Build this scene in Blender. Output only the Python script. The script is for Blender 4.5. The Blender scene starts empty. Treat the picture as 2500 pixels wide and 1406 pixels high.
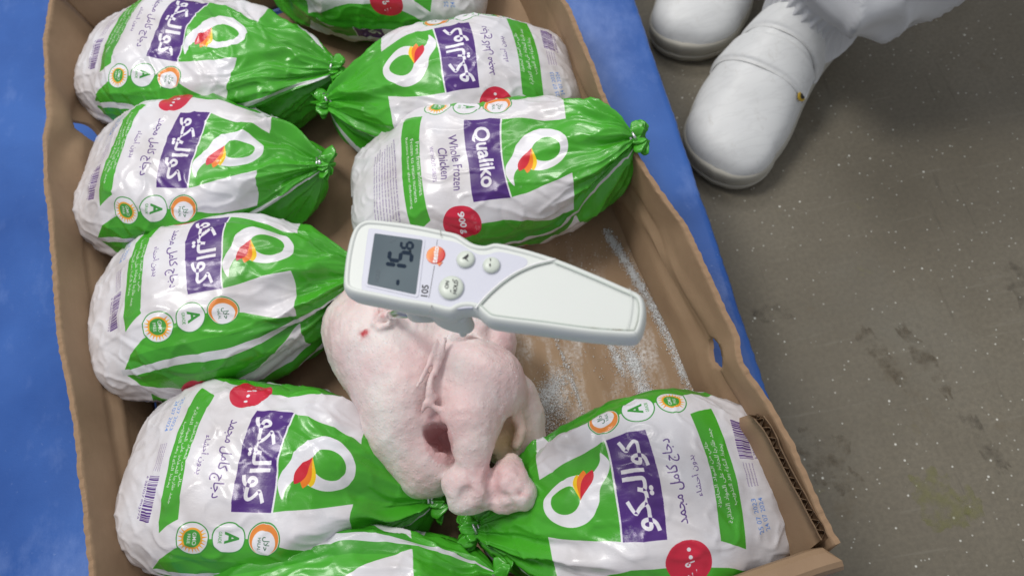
import bpy, bmesh, math, random, unicodedata
import numpy as np
from mathutils import Vector, Matrix
random.seed(7)
rng = np.random.default_rng(7)
SC = bpy.context.scene
COL = SC.collection
R = math.radians

# ------------------------------------------------------------------ camera, world, lamps, exposure
F, CX, CY, CAMH = 1900.0, 1250.0, 703.0, 0.58          # focal length and centre in the photograph's pixels
_D = np.array([(1470 - CX) / F, -(1520 - CY) / F, -1.0]); _D /= np.linalg.norm(_D)
_Z = -_D
_X = np.array([1, .2, 0.]); _X -= _X.dot(_Z) * _Z; _X /= np.linalg.norm(_X)
_Y = np.cross(_Z, _X)
RM = np.array([_X, _Y, _Z])
def P(px, py, z=0.0):
    """world point at height z seen at pixel (px, py) of the 2500 x 1406 photograph"""
    d = RM @ np.array([(px - CX) / F, -(py - CY) / F, -1.0])
    t = (z - CAMH) / d[2]
    return np.array([0, 0, CAMH]) + t * d
cd = bpy.data.cameras.new('camera'); cam = bpy.data.objects.new('camera', cd); COL.objects.link(cam)
cam.matrix_world = Matrix(((RM[0][0], RM[0][1], RM[0][2], 0), (RM[1][0], RM[1][1], RM[1][2], 0), (RM[2][0], RM[2][1], RM[2][2], CAMH), (0, 0, 0, 1)))
cd.sensor_width = 36; cd.lens = 36 * F / 2500; cd.clip_start = .02; cd.clip_end = 50
cd.dof.use_dof = True; cd.dof.focus_distance = .50; cd.dof.aperture_fstop = 9.0
SC.camera = cam
w = bpy.data.worlds.new('World'); SC.world = w; w.use_nodes = True
w.node_tree.nodes['Background'].inputs[0].default_value = (.86, .89, .95, 1)
w.node_tree.nodes['Background'].inputs[1].default_value = .47
SC.view_settings.view_transform = 'Standard'; SC.view_settings.look = 'None'
SC.view_settings.exposure = 0.0; SC.view_settings.gamma = 1
def area(loc, target, sx, sy, power, col=(1, .97, .93)):
    l = bpy.data.lights.new('ceiling_lamp', 'AREA'); l.shape = 'RECTANGLE'; l.size = sx; l.size_y = sy; l.energy = power; l.color = col
    o = bpy.data.objects.new('ceiling_lamp', l); COL.objects.link(o); o.location = loc
    o.rotation_euler = (Vector(target) - Vector(loc)).to_track_quat('-Z', 'Y').to_euler()
area((-.85, 1.0, 2.3), (0, .25, 0), .6, .65, 32)
area((-.1, 2.2, 2.4), (0, .25, 0), 1.2, .4, 18)
area((1.3, .9, 2.4), (0, .25, 0), .5, .8, 6)

# ------------------------------------------------------------------ helpers
def lerp(a, b, t): return a + (b - a) * t
def sst(a, b, x):
    t = np.clip((x - a) / (b - a), 0, 1); return t * t * (3 - 2 * t)
_perm = rng.permutation(256); _perm = np.concatenate([_perm, _perm, _perm])
_grad = rng.normal(size=(256, 3)); _grad /= np.linalg.norm(_grad, axis=1)[:, None]
def noise(p, f=1.0, seed=0):
    p = np.asarray(p, float) * f + np.array([seed * 17.31, seed * 5.7, seed * 9.1])
    i = np.floor(p).astype(int); fr = p - i; u = fr * fr * fr * (fr * (fr * 6 - 15) + 10)
    out = 0
    for dx in (0, 1):
        for dy in (0, 1):
            for dz in (0, 1):
                h = _perm[(_perm[(_perm[(i[..., 0] + dx) & 255] + i[..., 1] + dy) & 255] + i[..., 2] + dz) & 255]
                g = _grad[h]; d = fr - np.array([dx, dy, dz])
                ww = (u[..., 0] if dx else 1 - u[..., 0]) * (u[..., 1] if dy else 1 - u[..., 1]) * (u[..., 2] if dz else 1 - u[..., 2])
                out = out + ww * (g * d).sum(-1)
    return out * 1.6
def mesh_obj(name, verts, faces, mat=None, parent=None, smooth=True, uvs=None, mats=None, midx=None):
    """one mesh object from arrays; faces: (n,3|4) array or list"""
    me = bpy.data.meshes.new(name)
    verts = np.asarray(verts, np.float32)
    if isinstance(faces, np.ndarray):
        n, k = faces.shape
        me.vertices.add(len(verts)); me.vertices.foreach_set('co', verts.ravel())
        me.loops.add(n * k); me.loops.foreach_set('vertex_index', faces.astype(np.int32).ravel())
        me.polygons.add(n); me.polygons.foreach_set('loop_start', np.arange(n, dtype=np.int32) * k)
        me.update(calc_edges=True)
    else:
        me.from_pydata([tuple(map(float, v)) for v in verts], [], [tuple(map(int, f)) for f in faces]); me.update()
    me.validate()
    if smooth:
        lt = np.zeros(len(me.polygons), np.int32); me.polygons.foreach_get('loop_total', lt); me.polygons.foreach_set('use_smooth', lt < 7)
    if uvs is not None:
        li = np.zeros(len(me.loops), np.int32); me.loops.foreach_get('vertex_index', li)
        uvl = me.uv_layers.new(name='UVMap'); uvl.data.foreach_set('uv', np.asarray(uvs, np.float32)[li].ravel())
    o = bpy.data.objects.new(name, me); COL.objects.link(o)
    if mat: me.materials.append(mat)
    if parent: o.parent = parent
    return o
def grid_faces(n, m, closed=False, off=0):
    i = np.arange(n - 1)[:, None]; j = np.arange(m if closed else m - 1)[None, :]
    a = i * m + j; b = i * m + (j + 1) % m
    return np.stack([a, b, b + m, a + m], -1).reshape(-1, 4) + off
def thing(name, label, cat, loc=(0, 0, 0), group=None):
    o = bpy.data.objects.new(name, None); COL.objects.link(o); o.location = loc; o.empty_display_size = .02
    o['label'] = label; o['category'] = cat
    if group: o['group'] = group
    return o
def local(root, pts): return np.asarray(pts) - np.array(root.location)
def smooth_poly(pts, n=8, closed=True):
    pts = np.asarray(pts, float); N = len(pts); out = []
    for i in range(N if closed else N - 1):
        g = (lambda k: pts[k % N]) if closed else (lambda k: pts[min(max(k, 0), N - 1)])
        p0, p1, p2, p3 = g(i - 1), g(i), g(i + 1), g(i + 2)
        for t in np.arange(n) / n:
            out.append(.5 * ((2 * p1) + (p2 - p0) * t + (2 * p0 - 5 * p1 + 4 * p2 - p3) * t * t + (3 * p1 - 3 * p2 + p3 - p0) * t ** 3))
    if not closed: out.append(pts[-1])
    return np.array(out)
def resample(pts, n):
    d = np.r_[0, np.cumsum(np.linalg.norm(np.diff(pts, axis=0), axis=1))]
    s = np.linspace(0, d[-1], n)
    return np.stack([np.interp(s, d, pts[:, k]) for k in range(pts.shape[1])], 1)
def prism(outline, z0, z1, name, mat, parent=None, bev=0.0, smooth=False):
    """closed plan outline (n,2) raised from z0 to z1 with a small rounded top edge"""
    o2 = np.asarray(outline); n = len(o2)
    if area2(o2) < 0: o2 = o2[::-1]
    rings = [(0, z0), (0, z1 - bev)] + ([(bev * .3, z1 - bev * .3), (bev, z1)] if bev else [])
    V = []
    for ins, z in rings:
        q = inset(o2, ins); V.append(np.c_[q, np.full(n, z)])
    V = np.concatenate(V); k = len(rings)
    Fs = [tuple(f) for f in grid_faces(k, n, True)] + [tuple(range((k - 1) * n, k * n)), tuple(range(n))[::-1]]
    o = mesh_obj(name, V, Fs, mat, parent, smooth=False)
    return o
def area2(p): return .5 * np.sum(p[:, 0] * np.roll(p[:, 1], -1) - np.roll(p[:, 0], -1) * p[:, 1])
def inset(p, d):
    if d == 0: return p
    t = np.roll(p, -1, 0) - np.roll(p, 1, 0); t /= np.linalg.norm(t, axis=1)[:, None] + 1e-12
    nrm = np.c_[-t[:, 1], t[:, 0]]
    return p + nrm * d
def tube(path, rad, n=12, name='tube', mat=None, parent=None, cap=True, sq=(1, 1)):
    path = np.asarray(path, float); m = len(path); rad = np.broadcast_to(rad, (m,))
    T = np.gradient(path, axis=0); T /= np.linalg.norm(T, axis=1)[:, None]
    up = np.array([0, 0, 1.]) if abs(T[0][2]) < .9 else np.array([1., 0, 0])
    V = []
    for i in range(m):
        a = np.cross(T[i], up); a /= np.linalg.norm(a); b = np.cross(a, T[i])
        for k in range(n):
            th = 2 * math.pi * k / n; V.append(path[i] + rad[i] * (sq[0] * math.cos(th) * a + sq[1] * math.sin(th) * b))
    Fs = [tuple(f) for f in grid_faces(m, n, True)]
    if cap: Fs += [tuple(range(n))[::-1], tuple(range((m - 1) * n, m * n))]
    return mesh_obj(name, V, Fs, mat, parent)

# ---- materials
class NT:
    def __init__(s, name):
        s.m = bpy.data.materials.new(name); s.m.use_nodes = True; s.t = s.m.node_tree; s.b = s.t.nodes['Principled BSDF']
        s.tc = s.t.nodes.new('ShaderNodeTexCoord')
    def n(s, typ, ins=None, **kw):
        nd = s.t.nodes.new(typ)
        for k, v in kw.items(): setattr(nd, k, v)
        for k, v in (ins or {}).items(): s.l(v, nd.inputs[k])
        return nd
    def l(s, v, sock):
        if isinstance(v, bpy.types.NodeSocket): s.t.links.new(v, sock)
        elif isinstance(v, bpy.types.Node): s.t.links.new(v.outputs[0], sock)
        else: sock.default_value = v if not isinstance(v, tuple) or len(v) != 3 or sock.type != 'RGBA' else (*v, 1)
    def set(s, **kw):
        for k, v in kw.items(): s.l(v, s.b.inputs[k.replace('_', ' ')])
    def obj(s): return s.tc.outputs['Object']
    def noise(s, scale, detail=4, rough=.5, vec=None, dist=0):
        return s.n('ShaderNodeTexNoise', {'Scale': scale, 'Detail': detail, 'Roughness': rough, 'Distortion': dist, 'Vector': vec or s.obj()}).outputs['Fac']
    def ramp(s, fac, stops):
        nd = s.n('ShaderNodeValToRGB', {'Fac': fac}); cr = nd.color_ramp
        while len(cr.elements) < len(stops): cr.elements.new(.5)
        for e, (p, c) in zip(cr.elements, stops):
            e.position = p; e.color = (*c, 1) if isinstance(c, tuple) else (c, c, c, 1)
        return nd.outputs[0]
    def mix(s, fac, a, b, mode='MIX'):
        nd = s.n('ShaderNodeMix', data_type='RGBA', blend_type=mode)
        for v, k in ((fac, 0), (a, 6), (b, 7)): s.l(v, nd.inputs[k])
        return nd.outputs[2]
    def math(s, op, a, b=0.0):
        nd = s.n('ShaderNodeMath', operation=op); s.l(a, nd.inputs[0]); s.l(b, nd.inputs[1]); return nd.outputs[0]
    def mapping(s, scale=(1, 1, 1), rot=(0, 0, 0), loc=(0, 0, 0), vec=None):
        return s.n('ShaderNodeMapping', {'Vector': vec or s.obj(), 'Scale': scale, 'Rotation': rot, 'Location': loc}).outputs[0]
    def bump(s, h, strength=.3, dist=.001, normal=None):
        nd = s.n('ShaderNodeBump', {'Height': h, 'Strength': strength, 'Distance': dist})
        if normal is not None: s.l(normal, nd.inputs['Normal'])
        s.l(nd.outputs[0], s.b.inputs['Normal']); return nd.outputs[0]
def flat(name, col, rough=.5, metal=0, **kw):
    t = NT(name); t.set(Base_Color=col, Roughness=rough, Metallic=metal, **kw); return t.m
def srgb(r, g, b):
    return tuple((c / 255 / 12.92) if c / 255 <= .04045 else ((c / 255 + .055) / 1.055) ** 2.4 for c in (r, g, b))

# ------------------------------------------------------------------ lettering
_forms = {}
for _c in range(0xFE70, 0xFEFD):
    _d = unicodedata.decomposition(chr(_c)).split()
    if _d and _d[0] in ('<initial>', '<final>', '<medial>', '<isolated>'):
        _forms.setdefault(''.join(chr(int(x, 16)) for x in _d[1:]), {})[_d[0][1:-1]] = chr(_c)
def arabic(s):
    toks = ['\u0644\u0627' if c == 'L' else c for c in s.replace('\u0644\u0627', 'L')]; out = []
    for k, t in enumerate(toks):
        f = _forms.get(t)
        if not f: out.append(t); continue
        pj = k > 0 and 'initial' in _forms.get(toks[k - 1], {})
        nj = k < len(toks) - 1 and 'final' in _forms.get(toks[k + 1], {})
        form = 'medial' if pj and nj and 'medial' in f else 'final' if pj and 'final' in f else 'initial' if nj and 'initial' in f else 'isolated'
        out.append(f.get(form, f.get('isolated', t)))
    return ''.join(reversed(out))
_tc = {}
def text_tris(s, off=0.0):
    if (s, off) in _tc: return _tc[(s, off)]
    cu = bpy.data.curves.new('lettering', 'FONT'); cu.body = s; cu.fill_mode = 'FRONT'; cu.offset = off; cu.resolution_u = 3
    o = bpy.data.objects.new('lettering', cu); COL.objects.link(o); bpy.context.view_layer.update()
    ev = o.evaluated_get(bpy.context.evaluated_depsgraph_get()); me = ev.to_mesh(); me.calc_loop_triangles()
    v = np.zeros(len(me.vertices) * 3); me.vertices.foreach_get('co', v); v = v.reshape(-1, 3)[:, :2]
    t = np.zeros(len(me.loop_triangles) * 3, int); me.loop_triangles.foreach_get('vertices', t)
    ev.to_mesh_clear(); bpy.data.objects.remove(o); bpy.data.curves.remove(cu)
    _tc[(s, off)] = (v, t.reshape(-1, 3)); return _tc[(s, off)]
_adv = {}
def glyph_tris(s, off):
    """joined script laid glyph by glyph, so that overlapping strokes stay solid"""
    if (s, off, 1) in _tc: return _tc[(s, off, 1)]
    bar = text_tris('l')[0][:, 0].max(); V_, T_, x, m = [], [], 0.0, 0
    for ch in s:
        if ch != ' ' and not 0x64B <= ord(ch) <= 0x652:
            v, t = text_tris(ch, off); V_.append(v + [x, 0]); T_.append(t + m); m += len(v)
        if ch not in _adv: _adv[ch] = 0 if 0x64B <= ord(ch) <= 0x652 else text_tris(ch + 'l')[0][:, 0].max() - bar
        x += _adv[ch]
    _tc[(s, off, 1)] = (np.concatenate(V_), np.concatenate(T_)); return _tc[(s, off, 1)]
def fit_text(s, cx, cy, w, h, off=0.0, keep=False):
    v, t = glyph_tris(s, off) if any(ord(k) > 0xFE70 for k in s) and len(s) > 1 else text_tris(s, off); lo, hi = v.min(0), v.max(0); sc = np.array([w, h]) / (hi - lo)
    if keep: sc[:] = sc.min()
    return (v - (lo + hi) / 2) * sc + [cx, cy], t

# ------------------------------------------------------------------ the printed film: drawn here, pixel by pixel, in centimetres
AW, AH, S = 16.0, 26.0, 84
NX, NY = int(AW * S), int(AH * S)
class Art:
    def __init__(s):
        s.a = np.zeros((NY, NX, 3), np.float32); s.a[:] = np.array([222, 221, 226]) / 255
        s.X, s.Y = np.meshgrid((np.arange(NX) + .5) / S - AW / 2, (np.arange(NY) + .5) / S)
        s.mir = 1
    def mask(s, m, c): s.a[m] = np.array(c) / 255
    def tris(s, v, t, c):
        c = np.array(c) / 255; v = v * S + [NX / 2, 0]
        for a, b, d in v[t]:
            x0, x1 = max(int(min(a[0], b[0], d[0])), 0), min(int(max(a[0], b[0], d[0])) + 2, NX)
            y0, y1 = max(int(min(a[1], b[1], d[1])), 0), min(int(max(a[1], b[1], d[1])) + 2, NY)
            if x1 <= x0 or y1 <= y0: continue
            X = np.arange(x0, x1)[None, :] + .5; Y = np.arange(y0, y1)[:, None] + .5
            f = lambda p, q: (q[0] - p[0]) * (Y - p[1]) - (q[1] - p[1]) * (X - p[0])
            e1, e2, e3 = f(a, b), f(b, d), f(d, a)
            m = ((e1 >= 0) & (e2 >= 0) & (e3 >= 0)) | ((e1 <= 0) & (e2 <= 0) & (e3 <= 0))
            s.a[y0:y1, x0:x1][m] = c
    def text(s, st, cx, cy, w, h, c, off=0.0, keep=False): s.tris(*fit_text(st, cx, cy, w, h, off, keep), c)
    def poly(s, pts, c):
        p = np.array(pts, float); p[:, 0] *= s.mir
        x0, x1 = [int(k * S + NX / 2) for k in (p[:, 0].min(), p[:, 0].max())]; y0, y1 = [int(k * S) for k in (p[:, 1].min(), p[:, 1].max())]
        x0, y0, x1, y1 = max(x0, 0), max(y0, 0), min(x1 + 2, NX), min(y1 + 2, NY)
        X, Y = s.X[y0:y1, x0:x1], s.Y[y0:y1, x0:x1]; m = np.zeros(X.shape, bool)
        for (ax, ay), (bx, by) in zip(p, np.roll(p, -1, 0)):
            if ay == by: continue
            m ^= ((ay > Y) != (by > Y)) & (X < (bx - ax) * (Y - ay) / (by - ay) + ax)
        s.a[y0:y1, x0:x1][m] = np.array(c) / 255
    def ell(s, cx, cy, rx, ry, c): s.mask(((s.X - cx * s.mir) / rx) ** 2 + ((s.Y - cy) / ry) ** 2 < 1, c)
GREEN, PURPLE, RED, WHITE = (70, 168, 40), (76, 38, 122), (205, 30, 62), (232, 232, 238)
def make_art(name, english):
    A = Art(); X, Y = A.X, A.Y
    mir = -1 if english else 1
    yb = [0, 2.4, 3.3, 4.6, 6.2, 8.0, 10, 12, 13.4, 15.5, 17.1, 17.2, 26]
    xb = [9, 9, 7.9, 6.6, 5.9, 5.35, 5.0, 5.0, 5.4, 6.5, 7.3, 7.3, 7.3]
    XB = np.interp(Y, yb, xb)
    A.mask((np.abs(X) > XB) | (Y > 17.15), GREEN)
    # darker overprint of a second green on the side lobes, as on the film
    A.mask((np.abs(X) > XB + .1) & (Y < 17.1) & (np.abs(X) > 6.8), (58, 150, 34))
    A.mask((Y > 12.15) & (Y < 17.3) & (np.abs(X) < 3.35 - (Y - 12.1) * .13), GREEN)
    A.mask((np.abs(X) > 7.72) & (Y > 3), (205, 208, 212))
    # purple name block, sides slightly bowed
    A.mask((Y > 9.4 + .02 * X ** 2) & (Y < 12.05 + .02 * X ** 2) & (np.abs(X) < 3.35), PURPLE)
    A.mask((Y > 12.05 + .02 * X ** 2) & (Y < 12.17 + .02 * X ** 2) & (np.abs(X) < 3.35), WHITE)
    # banner
    lo, hi = 4.1 + .02 * X ** 2, 5.95 + .02 * X ** 2
    A.mask((Y > lo) & (Y < hi) & (np.abs(X) < 5.0 - (Y - lo) * .45), GREEN)
    # emblem: open ring with a tail and three petals
    ring = (((X + .15) / 1.9) ** 2 + ((Y - 15.15) / 1.98) ** 2 < 1) & ~(((X + .05) / 1.02) ** 2 + ((Y - 15.4) / 1.12) ** 2 < 1)
    A.mask(ring, WHITE)
    tail = smooth_poly([(-1.5, 14.1), (-.9, 13.25), (0, 12.95), (.9, 12.35), (1.7, 12.25), (2.55, 12.72), (1.95, 12.8), (1.4, 13.1), (.9, 13.7), (-.2, 14.3)], 6)
    A.poly(tail, WHITE)
    def leaf(tip, wd, c):
        a = np.array([-.35, 14.3]); b = np.array(tip); d = b - a; L = np.linalg.norm(d); d /= L; n = np.array([-d[1], d[0]])
        t = np.linspace(0, 1, 24); wv = wd * np.sin(np.pi * t ** 1.5) ** .8
        A.poly(np.concatenate([a + np.outer(t * L, d) + np.outer(wv, n), (a + np.outer(t * L, d) - np.outer(wv, n))[::-1]]), c)
    leaf((1.6, 14.35), .32, (250, 205, 20)); leaf((1.75, 13.85), .34, (243, 130, 30)); leaf((1.5, 13.3), .36, (208, 30, 50))
    # seals
    def seal(cx, cy):
        A.mir = mir; A.ell(cx, cy, 1.10, 1.10, (60, 150, 60)); A.ell(cx, cy, 1.02, 1.02, WHITE); return cx * mir
    cx = seal(5.3, 7.4)
    for k in range(22):
        th = k * 2 * math.pi / 22
        if 2.3 < th < 3.9: continue
        r0, r1 = .5, .98; c = (245, 150 + 40 * (k % 2), 30)
        A.mir = 1; A.poly([(cx + r0 * math.cos(th - .16), 7.4 + r0 * math.sin(th - .16)), (cx + r1 * math.cos(th), 7.4 + r1 * math.sin(th)), (cx + r0 * math.cos(th + .16), 7.4 + r0 * math.sin(th + .16))], c)
    A.ell(cx, 7.4, .68, .68, (245, 170, 50)); A.ell(cx, 7.4, .56, .56, (70, 160, 60)); A.text('GMO', cx, 7.55, .8, .26, WHITE, .01); A.text('FREE', cx, 7.2, .6, .2, WHITE, .01)
    cx = seal(5.05, 9.75); A.text('A', cx, 9.95, .85, .95, (60, 150, 60), .03); A.text('GRADE', cx, 9.2, .8, .22, (60, 150, 60))
    cx = seal(4.95, 12.1); A.mir = 1; A.ell(cx, 12.1, .98, .98, (232, 140, 60)); A.ell(cx + .22, 12.1, .78, .78, WHITE)
    A.text(arabic('حلال'), cx + .25, 12.25, .85, .5, (40, 95, 60), .01); A.text('HALAL', cx + .25, 11.83, .75, .2, (40, 95, 60))
    # red weight disc
    A.mir = -mir; A.ell(4.85, 8.6, 1.36, 1.36, RED); cx = 4.85 * A.mir; A.mir = 1
    if english: A.text('900 g', cx, 8.6, 1.9, .62, WHITE, .035)
    else:
        A.text('\ufecd', cx - .75, 8.6, .5, .62, WHITE, .03); A.text('\u0669', cx - .12, 8.65, .36, .6, WHITE, .03)
        A.ell(cx + .33, 8.55, .12, .12, WHITE); A.ell(cx + .78, 8.55, .12, .12, WHITE)
    pt = (84, 52, 128)
    if english:
        A.text('Qualiko', -.15, 10.7, 5.1, 1.45, WHITE, .03); A.text('®', 2.65, 11.3, .24, .24, WHITE)
        A.text('Whole Frozen', 0, 8.6, 4.6, .62, pt, .005); A.text('Chicken', 0, 7.75, 2.7, .6, pt, .005); A.text('WITHOUT GIBLETS', 0, 7.0, 2.9, .28, pt)
        for k, st in enumerate(['Free from additives', 'Frozen to retain nutrients', 'Retains flavor after defrosting']):
            A.text(st, 0, 5.75 - k * .52 + .05, 4.2 + k * .7, .34, WHITE)
        for k in range(9):
            st = ''.join(random.choice('abcdeghiklmnoprstuv  ') for _ in range(60)) if k else 'STORAGE CONDITIONS FROZEN AND PACKED'
            A.text('Keep frozen at minus eighteen degrees do not refreeze after thawing' if k else 'WHOLE FROZEN CHICKEN GRADE A WITHOUT GIBLETS', 0, 3.45 - k * .27, 7.2 - .4 * (k % 3), .15, pt)
    else:
        A.text(arabic('كواليكو'), 0, 10.72, 5.7, 1.85, WHITE, .022); A.text('®', -2.95, 11.45, .22, .22, WHITE)
        A.text(arabic('دجاج كامل مجمد'), 0, 8.35, 5.2, 1.0, pt, .006); A.text(arabic('بدون أحشاء'), 0, 7.1, 2.6, .62, pt)
        for k, st in enumerate(['خالي من المواد الحافظة', 'جمد طازجاً للحفاظ على المواد الغذائية', 'يحفظ النكهة بعد التذويب']):
            A.text(arabic(st), 0, 5.62 - k * .53 + .1, 4.4 + (k == 1) * 2.2, .44, WHITE, .004)
        x = 1.3; rr = random.Random(3)
        while x < 4.3:
            wd = rr.choice([.04, .04, .08, .12]); A.mask((X > x) & (X < x + wd) & (Y > 2.25) & (Y < 3.35), pt); x += wd + rr.choice([.04, .05, .08])
        A.text('6 281057 003775', 2.8, 2.05, 2.9, .2, pt)
        for k in range(4): A.text('produced and packed frozen', 0, 3.2 - k * .24, 1.9, .12, pt)
        A.text('25 07 2023', -3.1, 3.15, 2.5, .36, (110, 150, 225), .004); A.text('24 07 2024', -3.1, 2.6, 2.5, .36, (110, 150, 225), .004)
        for k in (1, 4, 5): A.mask((np.abs(X + 3.1 - (k - 3) * .3) < 0), WHITE)
    a = A.a.reshape(NY // 2, 2, NX // 2, 2, 3).mean((1, 3))
    im = bpy.data.images.new(name, NX // 2, NY // 2); px = np.ones((NY // 2, NX // 2, 4), np.float32); px[..., :3] = a
    im.pixels.foreach_set(px.ravel()); im.update(); im.pack()
    return im
art_ar = make_art('printed_film_arabic', False)
art_en = make_art('printed_film_english', True)

def film_material(name, img, seed, frost=.5):
    t = NT(name); uv = t.tc.outputs['UV']
    tex = t.n('ShaderNodeTexImage', {'Vector': uv}, image=img, extension='REPEAT', interpolation='Linear')
    c = tex.outputs[0]
    # flesh faintly showing through the white film, tiny print wear, frost smears
    seedv = t.mapping(loc=(seed * .37, seed * .11, seed * .23))
    flesh = t.ramp(t.noise(28, 3, .5, seedv), [(.30, (.80, .765, .74)), (.50, (.97, .95, .94)), (.65, (1, 1, 1))])
    c = t.mix(1.0, c, flesh, 'MULTIPLY')
    fr = t.ramp(t.noise(26, 8, .72, seedv), [(.66 - .06 * frost, 0.), (.78, 1.)])
    grain = t.ramp(t.noise(500, 3, .7, seedv), [(.42, 0.), (.6, 1.)])
    frm = t.math('MULTIPLY', t.math('MULTIPLY', fr, grain), .55)
    c = t.mix(frm, c, (.86, .88, .9))
    rough = t.ramp(t.noise(40, 4, .6, seedv), [(.3, .24), (.7, .42)])
    t.set(Base_Color=c, Roughness=rough, Specular_IOR_Level=.42)
    t.b.inputs['Coat Weight'].default_value = .25; t.b.inputs['Coat Roughness'].default_value = .14
    st = t.mapping(scale=(60, 130, 60), loc=(seed, 0, 0))
    rg = t.n('ShaderNodeTexNoise', {'Vector': t.mapping(scale=(1, 1.8, 1), rot=(0, 0, .5), loc=(seed, 3, 0)), 'Scale': 30.0, 'Detail': 4.0, 'Roughness': .55, 'Distortion': .6}, noise_type='RIDGED_MULTIFRACTAL').outputs[0]
    h = t.math('ADD', t.noise(1.0, 5, .6, st), t.math('MULTIPLY', t.noise(900, 2, .5), .12))
    h = t.math('ADD', h, t.math('MULTIPLY', fr, .6))
    h = t.math('ADD', h, t.math('MULTIPLY', rg, .20))
    t.bump(h, .30, .0013)
    return t.m
_films = {}

# ------------------------------------------------------------------ one tied bag
BR_STEEL = flat('clip_metal', (.62, .63, .65), .3, .9)
def make_bag(label, E, T, W=.125, H=.084, zE=0.0, zT=.052, img=None, seed=1, twist=0.0, ydrop=0.0, frost=.5, tail_dir=None, full=.55, pleat=1.0, yoff=0.0, bend=0.0):
    e = P(*E, .04 + zE); tt = P(*T, zT)
    _a = tt - e; _a[2] = 0; _a /= np.linalg.norm(_a); tt = tt - np.array([-_a[1], _a[0], 0]) * ydrop; L = float(np.linalg.norm((tt - e)[:2]))
    yaw = math.atan2(tt[1] - e[1], tt[0] - e[0])
    root = thing('frozen_chicken_bag', label, 'bag of chicken', (e[0], e[1], .006 + zE), 'printed green and white bags of frozen chicken')
    root.rotation_euler.z = yaw
    zP = zT - .006 - zE
    ns, nf = 190, 260
    p = np.linspace(0, 1, ns); s = np.where(p < .22, .17 * (p / .22) ** 2.0, .17 + .83 * (p - .22) / .78)
    phi = np.linspace(0, 2 * math.pi, nf, endpoint=False)
    e0 = np.where(s < .16, np.clip(1 - (1 - s / .16) ** 3.0, 0, 1) ** (1 / 3.0), 1.0)
    t = np.clip((s - full) / (1 - full), 0, 1)
    e1 = (1 - t ** 1.75) ** .84
    prof = e0 * e1
    body = .93 + .07 * np.sin(np.pi * np.clip(s / .9, 0, 1)) + .0 * s
    PH, Sg = np.meshgrid(phi, s); Tt = np.clip((Sg - full) / (1 - full), 0, 1)
    c, sn = np.cos(PH), np.sin(PH)
    n_ = np.where(sn > 0, 2.5, 3.2)
    w_ = (W / 2 * prof * body)[:, None] + .0052; h_ = (H / 2 * prof * body)[:, None] + .0052
    sm = sst(0, 1, Tt)
    endh = lerp(.66, 1, sst(0, .36, s))[:, None]; h_ = h_ * endh; w_ = w_ * lerp(.86, 1, sst(0, .28, s))[:, None]
    cz = lerp(H / 2 * endh + .002, zP, sm ** 1.1); cy = lerp(0, ydrop, sm)
    uy = np.sign(c) * np.abs(c) ** (2 / n_); uz = np.sign(sn) * np.abs(sn) ** (2 / n_)
    x = L * Sg + np.clip(-sn, 0, 1) * .027 * np.sin(np.pi * Tt ** 1.3) + np.clip(sn, 0, 1) * .004 * np.sin(np.pi * Tt)
    # seal end: soft squared face with crumpled corners
    endw = np.exp(-(Sg / .10) ** 2)
    x = x - endw * .004 * np.abs(uy) ** 3
    q3 = np.stack([Sg * 4, c * 1.2, sn * 1.2], -1)
    warp = noise(q3, 1.0, seed) * 2.0 + noise(q3, 2.2, seed + 3) * .8
    pw = 0
    prs = np.random.default_rng(seed)
    for k, am in ((4, .6), (7, .9), (11, .7), (19, .35)):
        ph = prs.uniform(0, 6.28)
        pw = pw + am * (1 - 2 * np.abs(np.sin(.5 * k * (PH) + ph * 1.0 + warp * (1.6 - Tt))) ** .8)
    pw = pw / 1.6
    rad = np.sqrt(w_ * h_) * np.ones_like(Sg)
    dis = pleat * pw * (.0032 * sst(.0, .5, Tt) * (1 - Tt) ** .3 + .20 * rad * sst(.35, 1.0, Tt))
    # broad radial folds that die out over the label
    fold = noise(np.stack([Sg * 1.5, c * 2.6, sn * 2.6], -1), 1, seed + 5)
    dis += .006 * fold * sst(.0, .45, Tt + .12) * (1 - .5 * Tt) * pleat
    base = np.stack([x, w_ * uy + cy, h_ * uz + cz], -1)
    dis += (.0050 * noise(base, 13, seed + 1) + .0012 * noise(base, 26, seed + 21)) * (prof[:, None] > .2)
    dis += .0011 * noise(base, 48, seed + 2) * e0[:, None]
    rid = 1 - np.abs(noise(base * [1, 1.7, 1.7], 34, seed + 7)) * 2.4
    dis += .0011 * np.clip(rid, 0, 1) ** 4 * e0[:, None]
    dq = base @ np.array([[.8, .6, 0], [-.6, .8, 0], [0, 0, 1.]]) * [1, 3.2, 1.6]
    rd2 = 1 - np.abs(noise(dq, 16, seed + 31)) * 3.5; rd3 = 1 - np.abs(noise(dq[..., [1, 0, 2]], 19, seed + 33)) * 4
    dis += (.0015 * np.clip(rd2, 0, 1) ** 2 - .0011 * np.clip(rd3, 0, 1) ** 2) * e0[:, None] * np.clip(.25 + 1.3 * noise(base, 11, seed + 35) + .5 * np.abs(uy) ** 3, 0, 1)
    crum = 1 - np.abs(noise(base, 70, seed + 8)) * 2.2
    dis += .0015 * np.clip(crum, 0, 1) ** 2 * (np.exp(-(Sg / .13) ** 2) + .25 * np.clip(np.abs(uy) - .5, 0, 1)) * e0[:, None]
    # seam ridge along both sides
    seam = np.exp(-((PH - .0) / .035) ** 2) + np.exp(-((PH - math.pi) / .035) ** 2) + np.exp(-((PH - 2 * math.pi) / .035) ** 2)
    dis += .0022 * seam * prof[:, None]
    pos = base + np.stack([0 * x, uy, uz], -1) * dis[..., None]
    pos[..., 1] += bend * np.sin(np.pi * Sg)
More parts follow.
